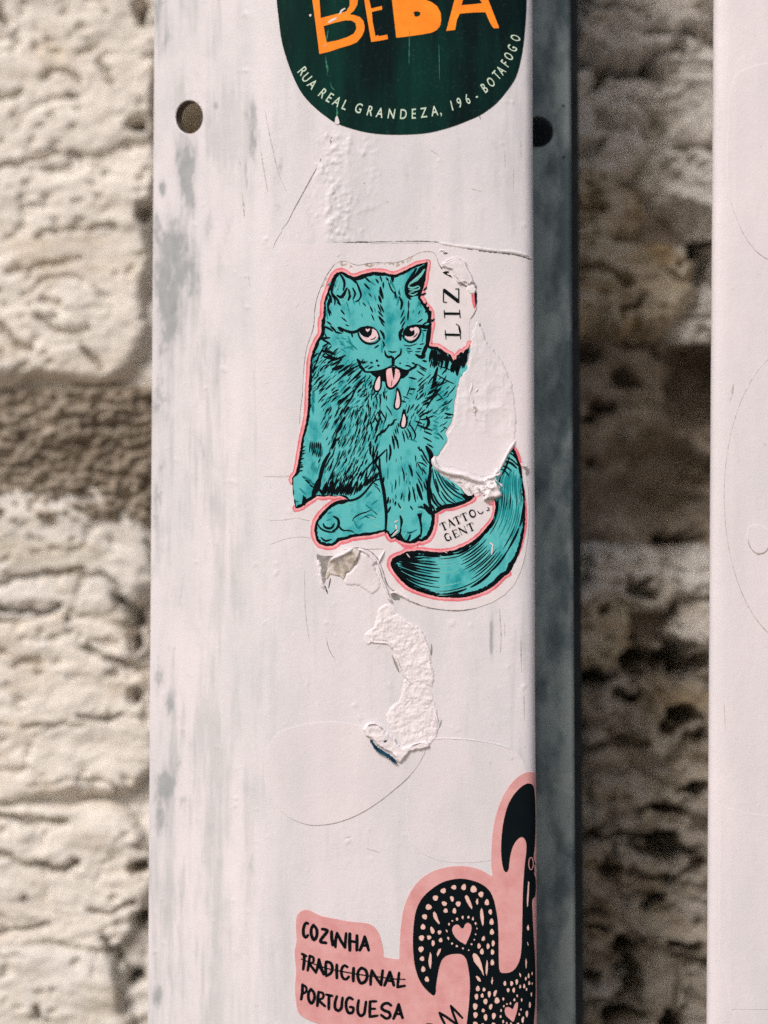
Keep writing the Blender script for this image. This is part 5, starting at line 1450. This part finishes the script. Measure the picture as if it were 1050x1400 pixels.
# hair cracks and scratches in the paint
ck = Print(.00004)
ck.ribbon([(459, 181), (452, 196), (444, 208), (436, 224), (424, 246), (412, 268), (401, 288), (393, 304), (385, 314)], 1.7, taper=.8, jit=.5)
ck.ribbon([(456, 183), (451, 195), (446, 206)], 2.6, taper=.9, jit=.5)
ck.ribbon([(386, 316), (378, 328), (373, 340)], .8, taper=.8)
ck.ribbon([(446, 331.5), (470, 330.5), (500, 330)], 1.0, taper=.6, jit=.5)
ck2 = Print(.000035)
ck2.ribbon([(360, 651), (385, 652), (404, 650)], .8, taper=.6, jit=.4)
ck2.ribbon([(368, 712), (386, 711), (407, 708)], 1.0, taper=.6, jit=.4)
ck2.ribbon([(368, 745), (390, 737), (412, 734), (427, 736)], 1.0, taper=.7, jit=.4)
ck.ribbon([(446, 872), (450, 888), (458, 902)], .8, taper=.8)
ck.ribbon([(655, 158), (657, 163)], 2.0, taper=.6)
ck.dot(497.5, 251, 1.4, 1.1).dot(486, 281, 1.0).dot(606, 1064, .9).dot(668, 1067, 1.8, 1.1, -.5)
o_ = ck.build('hair_crack', M['dirt'], post)
ck2.build('hair_crack', M['dirt_soft'], post)
sf = Print(.00003)
sf.strokes('''2 683 832 684 850 685 872 684 895;1.8 649 1122 647 1132 646 1140;1.6 342 190 345 205 347 222;1.8 356 202 360 228 366 262;1.4 362 150 372 200 382 240 392 262;2.4 331 262 333 282 334 298
1.6 340 376 342 392;1.5 326 215 329 226;1.3 690 205 691 230;1.4 712 190 713 216;1.2 702 230 702 262;1.6 712 870 713 920;1.4 716 940 717 985
1.2 588 205 600 212;1.2 644 258 660 262;1.2 660 1360 662 1390;1.6 450 640 452 650;1.2 690 850 690 870;1.2 640 1090 634 1100;1.5 480 1144 470 1146
1.1 416 780 418 840 424 880;1.2 500 1160 520 1166;1.2 600 1110 612 1114''', taper=.85, jit=.5)
sf.build('paint_scuff', M['scuff'], post)
for i in range(60):   # specks of dirt, one by one too small to pick apart
    pass

# ---- strip of torn paper below the cat
def rough_h(scale, amp, seed, thr=.35):
    return lambda x, y, d: np.minimum(d / 3, 1) * amp * .9 * (.45 * ridged((x + 9 * vn(x / 9, y / 9, seed)) / scale, (y + 9 * vn(x / 8, y / 10, seed + 2)) / scale, seed, 4) ** 1.5 + .75 * fbm(x / 5.5, y / 5.5, seed + 3, 4, .65) - .2)
tp = thing('torn_paper_strip', 'white strip of torn paper left hanging down the post below the cat', 'paper scrap', surf(560, 920))
relief_patch('upper_scrap', [(520, 830), (534, 826), (545, 838), (560, 850), (574, 858), (582, 872), (588, 890), (590, 905), (594, 925), (590, 940), (580, 935), (560, 930), (548, 912), (540, 892), (532, 880), (518, 876), (502, 882), (498, 868), (510, 858), (514, 845)],
             rough_h(8.5, .00085, 5), M['paper'], tp, lip=.00018)
relief_patch('lower_scrap', [(556, 925), (576, 928), (592, 950), (598, 975), (600, 996), (596, 1010), (584, 1022), (566, 1024), (552, 1024), (544, 1012), (536, 998), (528, 982), (534, 966), (546, 958), (550, 940)],
             rough_h(8, .00080, 15), M['paper'], tp, lip=.00015)
ridge('torn_edge', [(538, 890), (544, 905), (549, 918), (558, 930), (566, 938)], 4, .0006, M['paper'], tp)
ridge('torn_edge', [(548, 846), (562, 856), (576, 868), (584, 882), (590, 900)], 3, .0005, M['paper'], tp)
ridge('torn_edge', [(500, 868), (508, 877), (520, 879), (530, 880), (540, 892)], 3.4, .0006, M['paper'], tp)
ridge('torn_edge', [(592, 966), (597, 980), (600, 992)], 3, .0006, M['paper'], tp)
sh = Print(.00008)
sh.strokes('3 536 896 541 908 546 920;2 590 880 590 896;2 604 984 600 996', taper=.8)
sh.build('grime_line', M['dirt'], tp)
bs = thing('torn_paper_scrap', 'small curled white paper scrap with dark blue marks under the torn strip', 'paper scrap', surf(525, 1015))
relief_patch('curl', [(496, 996), (506, 988), (516, 990), (528, 1000), (540, 1008), (548, 1020), (566, 1016), (584, 1012), (588, 1022), (572, 1026), (560, 1030), (552, 1040), (546, 1044), (536, 1032), (522, 1024), (508, 1012), (498, 1006)],
             lambda x, y, d: np.minimum(d / 3, 1) * (.0007 + .0007 * ridged(x / 13, y / 13, 25, 3)), M['paper'], bs, lip=.0005)
bl = Print(.0012)
bl.strokes('5 507 1012 514 1022 522 1028 531 1033 542 1043;3 512 1020 518 1026', taper=.4, jit=.35).poly([(523, 1008), (527, 1005.4), (530.4, 1007), (530, 1012), (526, 1015), (522.6, 1012)])
bl.build('blue_print', M['blue'], bs)
ridge('torn_edge', [(556, 1024), (566, 1018), (580, 1016), (587, 1024)], 3.5, .0012, M['paper'], bs)
ridge('torn_edge', [(498, 998), (506, 990), (516, 991), (526, 1000)], 4, .0016, M['paper'], bs)

# ---- flap below the cat's paw
fl = thing('peeled_paper_flap', 'peeling flap of painted paper with brown stain below the cat paw', 'paper scrap', surf(470, 775))
dkp = Print(.00019).poly([(434, 757), (440, 760.5), (470, 759.5), (482, 753), (484, 765), (470, 766), (456, 770), (447, 784), (443, 798), (439, 790), (437, 775)]); dkp.build('gap_shade', M['dirt'], fl)  # flat grey patch paints the shade in the gap under the flap
relief_patch('flap', [(449, 768), (456, 763), (470, 757), (480, 751.5), (487, 749.5), (493, 752), (490, 764), (482, 776), (474, 786), (468, 792), (462, 788), (452, 786), (448, 792), (444, 790), (447, 778)],
             lambda x, y, d: .0004 + .0013 * sstep(784, 756, y) + .0006 * fbm(x / 10, y / 10, 4, 3) - .0004, M['paper_tan'], fl, lip=.0001)
ridge('curled_lip', [(449, 771), (455, 765), (468, 759.5), (478, 754), (486, 749.5)], 7, .0024, M['paper'], fl)
ridge('curled_lip', [(485, 750), (496, 753), (506, 760), (513, 768), (517, 774)], 5, .0012, M['paper'], fl)
ridge('curled_lip', [(515, 768), (519, 782), (523, 794), (528, 806), (532, 818), (539, 826)], 4.5, .0010, M['paper'], fl)
ridge('curled_lip', [(528, 750), (521, 762), (517, 772)], 4, .0009, M['paper'], fl)
ridge('curled_lip', [(532, 812), (540, 810), (548, 814), (556, 818), (562, 824)], 4.5, .0009, M['paper'], fl)
relief_patch('flap', [(487, 754), (500, 757), (510, 768), (516, 784), (520, 800), (510, 812), (498, 806), (486, 800), (474, 800), (470, 792), (480, 780), (488, 768)],
             lambda x, y, d: .00022 + .0007 * sstep(800, 756, y) * sstep(478, 500, x) + .00015 * fbm(x / 12, y / 12, 14, 3), M['paint2'], fl)
relief_patch('flap', [(433, 766), (437, 764), (440, 780), (442, 796), (444, 806), (440, 804), (436, 790), (434, 776)], lambda x, y, d: .00035 + .0004 * vn(x / 4, y / 4, 4), M['paper'], fl)
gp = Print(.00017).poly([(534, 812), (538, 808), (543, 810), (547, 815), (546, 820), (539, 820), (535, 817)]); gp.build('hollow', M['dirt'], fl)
bx = Print(.00018).strokes('1.8 516 776 520 786 523 792;1.4 452 790 449 804;1.4 444 800 448 812;1.6 433 758 436 772 438 792', taper=.8, jit=.5); bx.build('grime_line', M['dirt_shade'], fl)

# ---- fold torn over the lettering, top right of the cat
ff = thing('torn_paper_fold', 'folded white paper fragment covering the sideways letter A beside the cat ear', 'paper scrap', surf(628, 370))
relief_patch('fold', [(602.5, 362), (612, 356.5), (624, 352.8), (632, 355), (638, 364), (644, 374), (649.5, 387), (645.5, 385.5), (642, 390.5), (636, 387), (629, 386.5), (624, 381.5), (620.5, 376.5), (616.5, 369.5), (607, 366)],
             lambda x, y, d: .00055 + .0005 * fbm(x / 22, y / 22, 41, 3) * np.minimum(d / 6, 1), M['paint2'], ff, lip=.0007, step=.9)
ridge('crease', [(620, 377), (623.5, 382), (627, 386.5), (631, 386), (637, 390.5), (641.5, 391)], 3.4, .0013, M['paper'], ff)
ridge('crease', [(641, 391), (643, 386), (648, 386.5), (650, 390)], 3, .0013, M['paper'], ff)
ridge('crease', [(603, 361), (613, 356), (625, 352.6), (634, 356.4), (640, 366)], 2.8, .0006, M['paper'], ff)
relief_patch('fold', [(637, 391), (643, 388.5), (650, 390), (651, 400), (648.5, 402), (645, 403), (641, 401), (637, 396)], lambda x, y, d: .0005 + 0 * x, M['paper'], ff, step=.9)
ridge('crease', [(598, 345), (604, 342), (609, 345.4), (612, 343)], 3.4, .0006, M['paper'], ff)
s5 = Print(.00022).strokes('1.4 606 347 612 346;1.6 631 388.6 639 392.5;1.6 600 362 605 368.6', taper=.7, jit=.5); s5.build('grime_line', M['dirt_shade'], ff)

# ---- bare paper where the cat's back was torn away
tb = thing('torn_paper_area', 'bare wrinkled white paper between the cat back and its tail tip', 'paper scrap', surf(655, 560))
relief_patch('bare_paper', [(628, 516), (640, 500), (643, 470), (652, 440), (668, 470), (690, 500), (703, 540), (704, 600), (694, 614), (684, 638), (676, 648), (660, 652), (640, 646), (620, 640), (604, 636), (598, 628), (606, 614), (613, 602), (611, 594), (618, 582), (622, 560), (625, 540)],
             lambda x, y, d: .00006 + .00042 * (ridged(x / 26, y / 34, 51, 4) ** 2) * sstep(610, 570, y) + .00020 * (fbm(x / 9, y / 12, 53, 3) - .3) * sstep(600, 560, y) + .00004, M['paint2'], tb, lip=.00006, step=1.3)
ridge('wrinkle', [(641, 518), (645, 528), (642, 538), (646, 548), (648, 556)], 5, .0005, M['paint2'], tb)
ridge('wrinkle', [(646, 540), (652, 534), (656, 528)], 4, .0005, M['paint2'], tb)
ridge('wrinkle', [(643, 548), (648, 560), (650, 572), (656, 578)], 4, .0006, M['paint2'], tb)
ridge('wrinkle', [(629, 517), (633, 530), (632, 548), (634, 560)], 3, .0003, M['paint2'], tb)
tt = Print(.0007).poly([(647, 556), (651, 556), (649.5, 561), (653, 559), (654, 558.5), (649, 564), (646, 563)]); tt.build('tan_stain', M['paper_tan'], tb)
tt = Print(.00025).strokes('1.6 640 528 639 532;1.4 672 490 673 494;1.2 656 442 656 447', taper=.4); tt.build('grime_line', M['dirt_shade'], tb)
# rolled lip and shredded knot over the haunch
kn = thing('shredded_paper_roll', 'rolled and shredded white paper lip between cat haunch and tail', 'paper scrap', surf(650, 655))
ridge('rolled_lip', [(594, 622), (593, 630), (598, 640), (608, 645), (620, 648.5), (632, 650), (642, 654), (654, 658), (666, 660)], 9, .0017, M['paper'], kn, jit=.12)
relief_patch('shred', [(594, 634), (604, 645), (620, 650), (640, 655), (660, 660), (664, 670), (650, 676), (640, 672), (633, 668), (630, 662), (624, 661), (614, 655), (604, 651), (597, 644)],
             rough_h(7, .0007, 65), M['paper'], kn, lip=.0002, step=.9)
relief_patch('shred', [(655, 660), (664, 652), (674, 648), (680, 640), (686, 646), (682, 656), (688, 664), (682, 672), (676, 680), (668, 682), (660, 678), (654, 672), (650, 666)],
             rough_h(8, .0022, 75), M['paper'], kn, lip=.0006, step=.9)
relief_patch('shred', [(672, 664), (679, 662), (686, 678), (678, 681), (668, 683), (660, 684), (664, 676)], lambda x, y, d: .0014 + .001 * vn(x / 6, y / 6, 4), M['paper'], kn, step=.9)
ridge('rolled_lip', [(682, 645), (688, 632), (694, 620), (700, 610), (706, 601)], 6, .0010, M['paper'], kn)
ridge('rolled_lip', [(676, 652), (680, 646), (684, 640)], 7, .0014, M['paper'], kn)
ridge('rolled_lip', [(662, 662), (670, 668), (678, 672)], 6, .0024, M['paper'], kn)
ridge('rolled_lip', [(708, 636), (712, 634), (716, 638), (722, 637)], 4, .0007, M['paper'], kn)
sd_ = Print(.0026)
sd_.strokes('2.6 675 655 678 652 679 658;2 680 661 683 666 685 669;1.6 676 657 680 664', taper=.5, jit=.4)
sd_.build('teal_fleck', M['teal_dark'], kn)
s6 = Print(.0011)
s6.strokes('1.4 632 648.5 642 653 652 658;2.4 641 668 644 674;1.6 655 668 655.5 676;1.8 627 660 632 660.5;1.4 670 658 671 662', taper=.6, jit=.4)
s6.build('teal_stain', M['dirt'], kn)
s7 = Print(.0006).poly([(660.5, 676), (664.5, 676), (662.6, 681)]); s7.build('ink_fleck', M['ink'], kn)
s8 = Print(.0004).poly([(663, 683.5), (670, 682.5), (676, 682), (673, 685), (669, 688), (665, 687)]); s8.build('tan_stain', M['paper_tan'], kn)
s9 = Print(.00034).poly([(668, 686), (672, 683), (675, 685), (674, 689), (670, 691), (667.5, 689.5)]); s9.build('red_smear', M['pink'], kn)
s10 = Print(.0003).strokes('3 716 640 721 642 719 648', taper=.3); s10.build('grime_line', M['dirt'], kn)

# ---- second post: faint outlines of old stickers
ghost('large round sticker under the white paint of the cropped right post', circle(1094, 678, 104, 206), .00020, .8, surf2)
ghost('painted-over sticker corner near the top of the cropped right post', [(998, 270), (1006, 296), (1018, 322), (1036, 345), (1056, 356), (1110, 356), (1110, 100), (1010, 100), (996, 180)], .00018, .6, surf2, span=(0, .28))
ghost('pale paper edge crossing the bottom of the cropped right post', [(980, 1098), (996, 1105), (1020, 1111), (1060, 1117), (1100, 1120), (1100, 1380), (1000, 1380), (984, 1300)], .00012, 0, surf2, smooth=0)
ghost('small teardrop blister in the paint of the cropped right post', [(1024, 722), (1032, 718), (1042, 720), (1050, 726), (1052, 745), (1044, 755), (1034, 756), (1026, 748), (1022, 734)], .00045, 1.2, surf2, span=(.35, .95))
m5 = Print(.00005, surf2)
m5.strokes('3 1002.5 526 1001.5 534 1001 540;1.4 1001 541 997 550 994 556;1.4 998 1350 1000 1354 1002 1358;1.2 1006 268 1012 290;1.2 990 960 992 1000', taper=.7, jit=.5)
m5.build('hair_crack', M['dirt_soft'], post2)
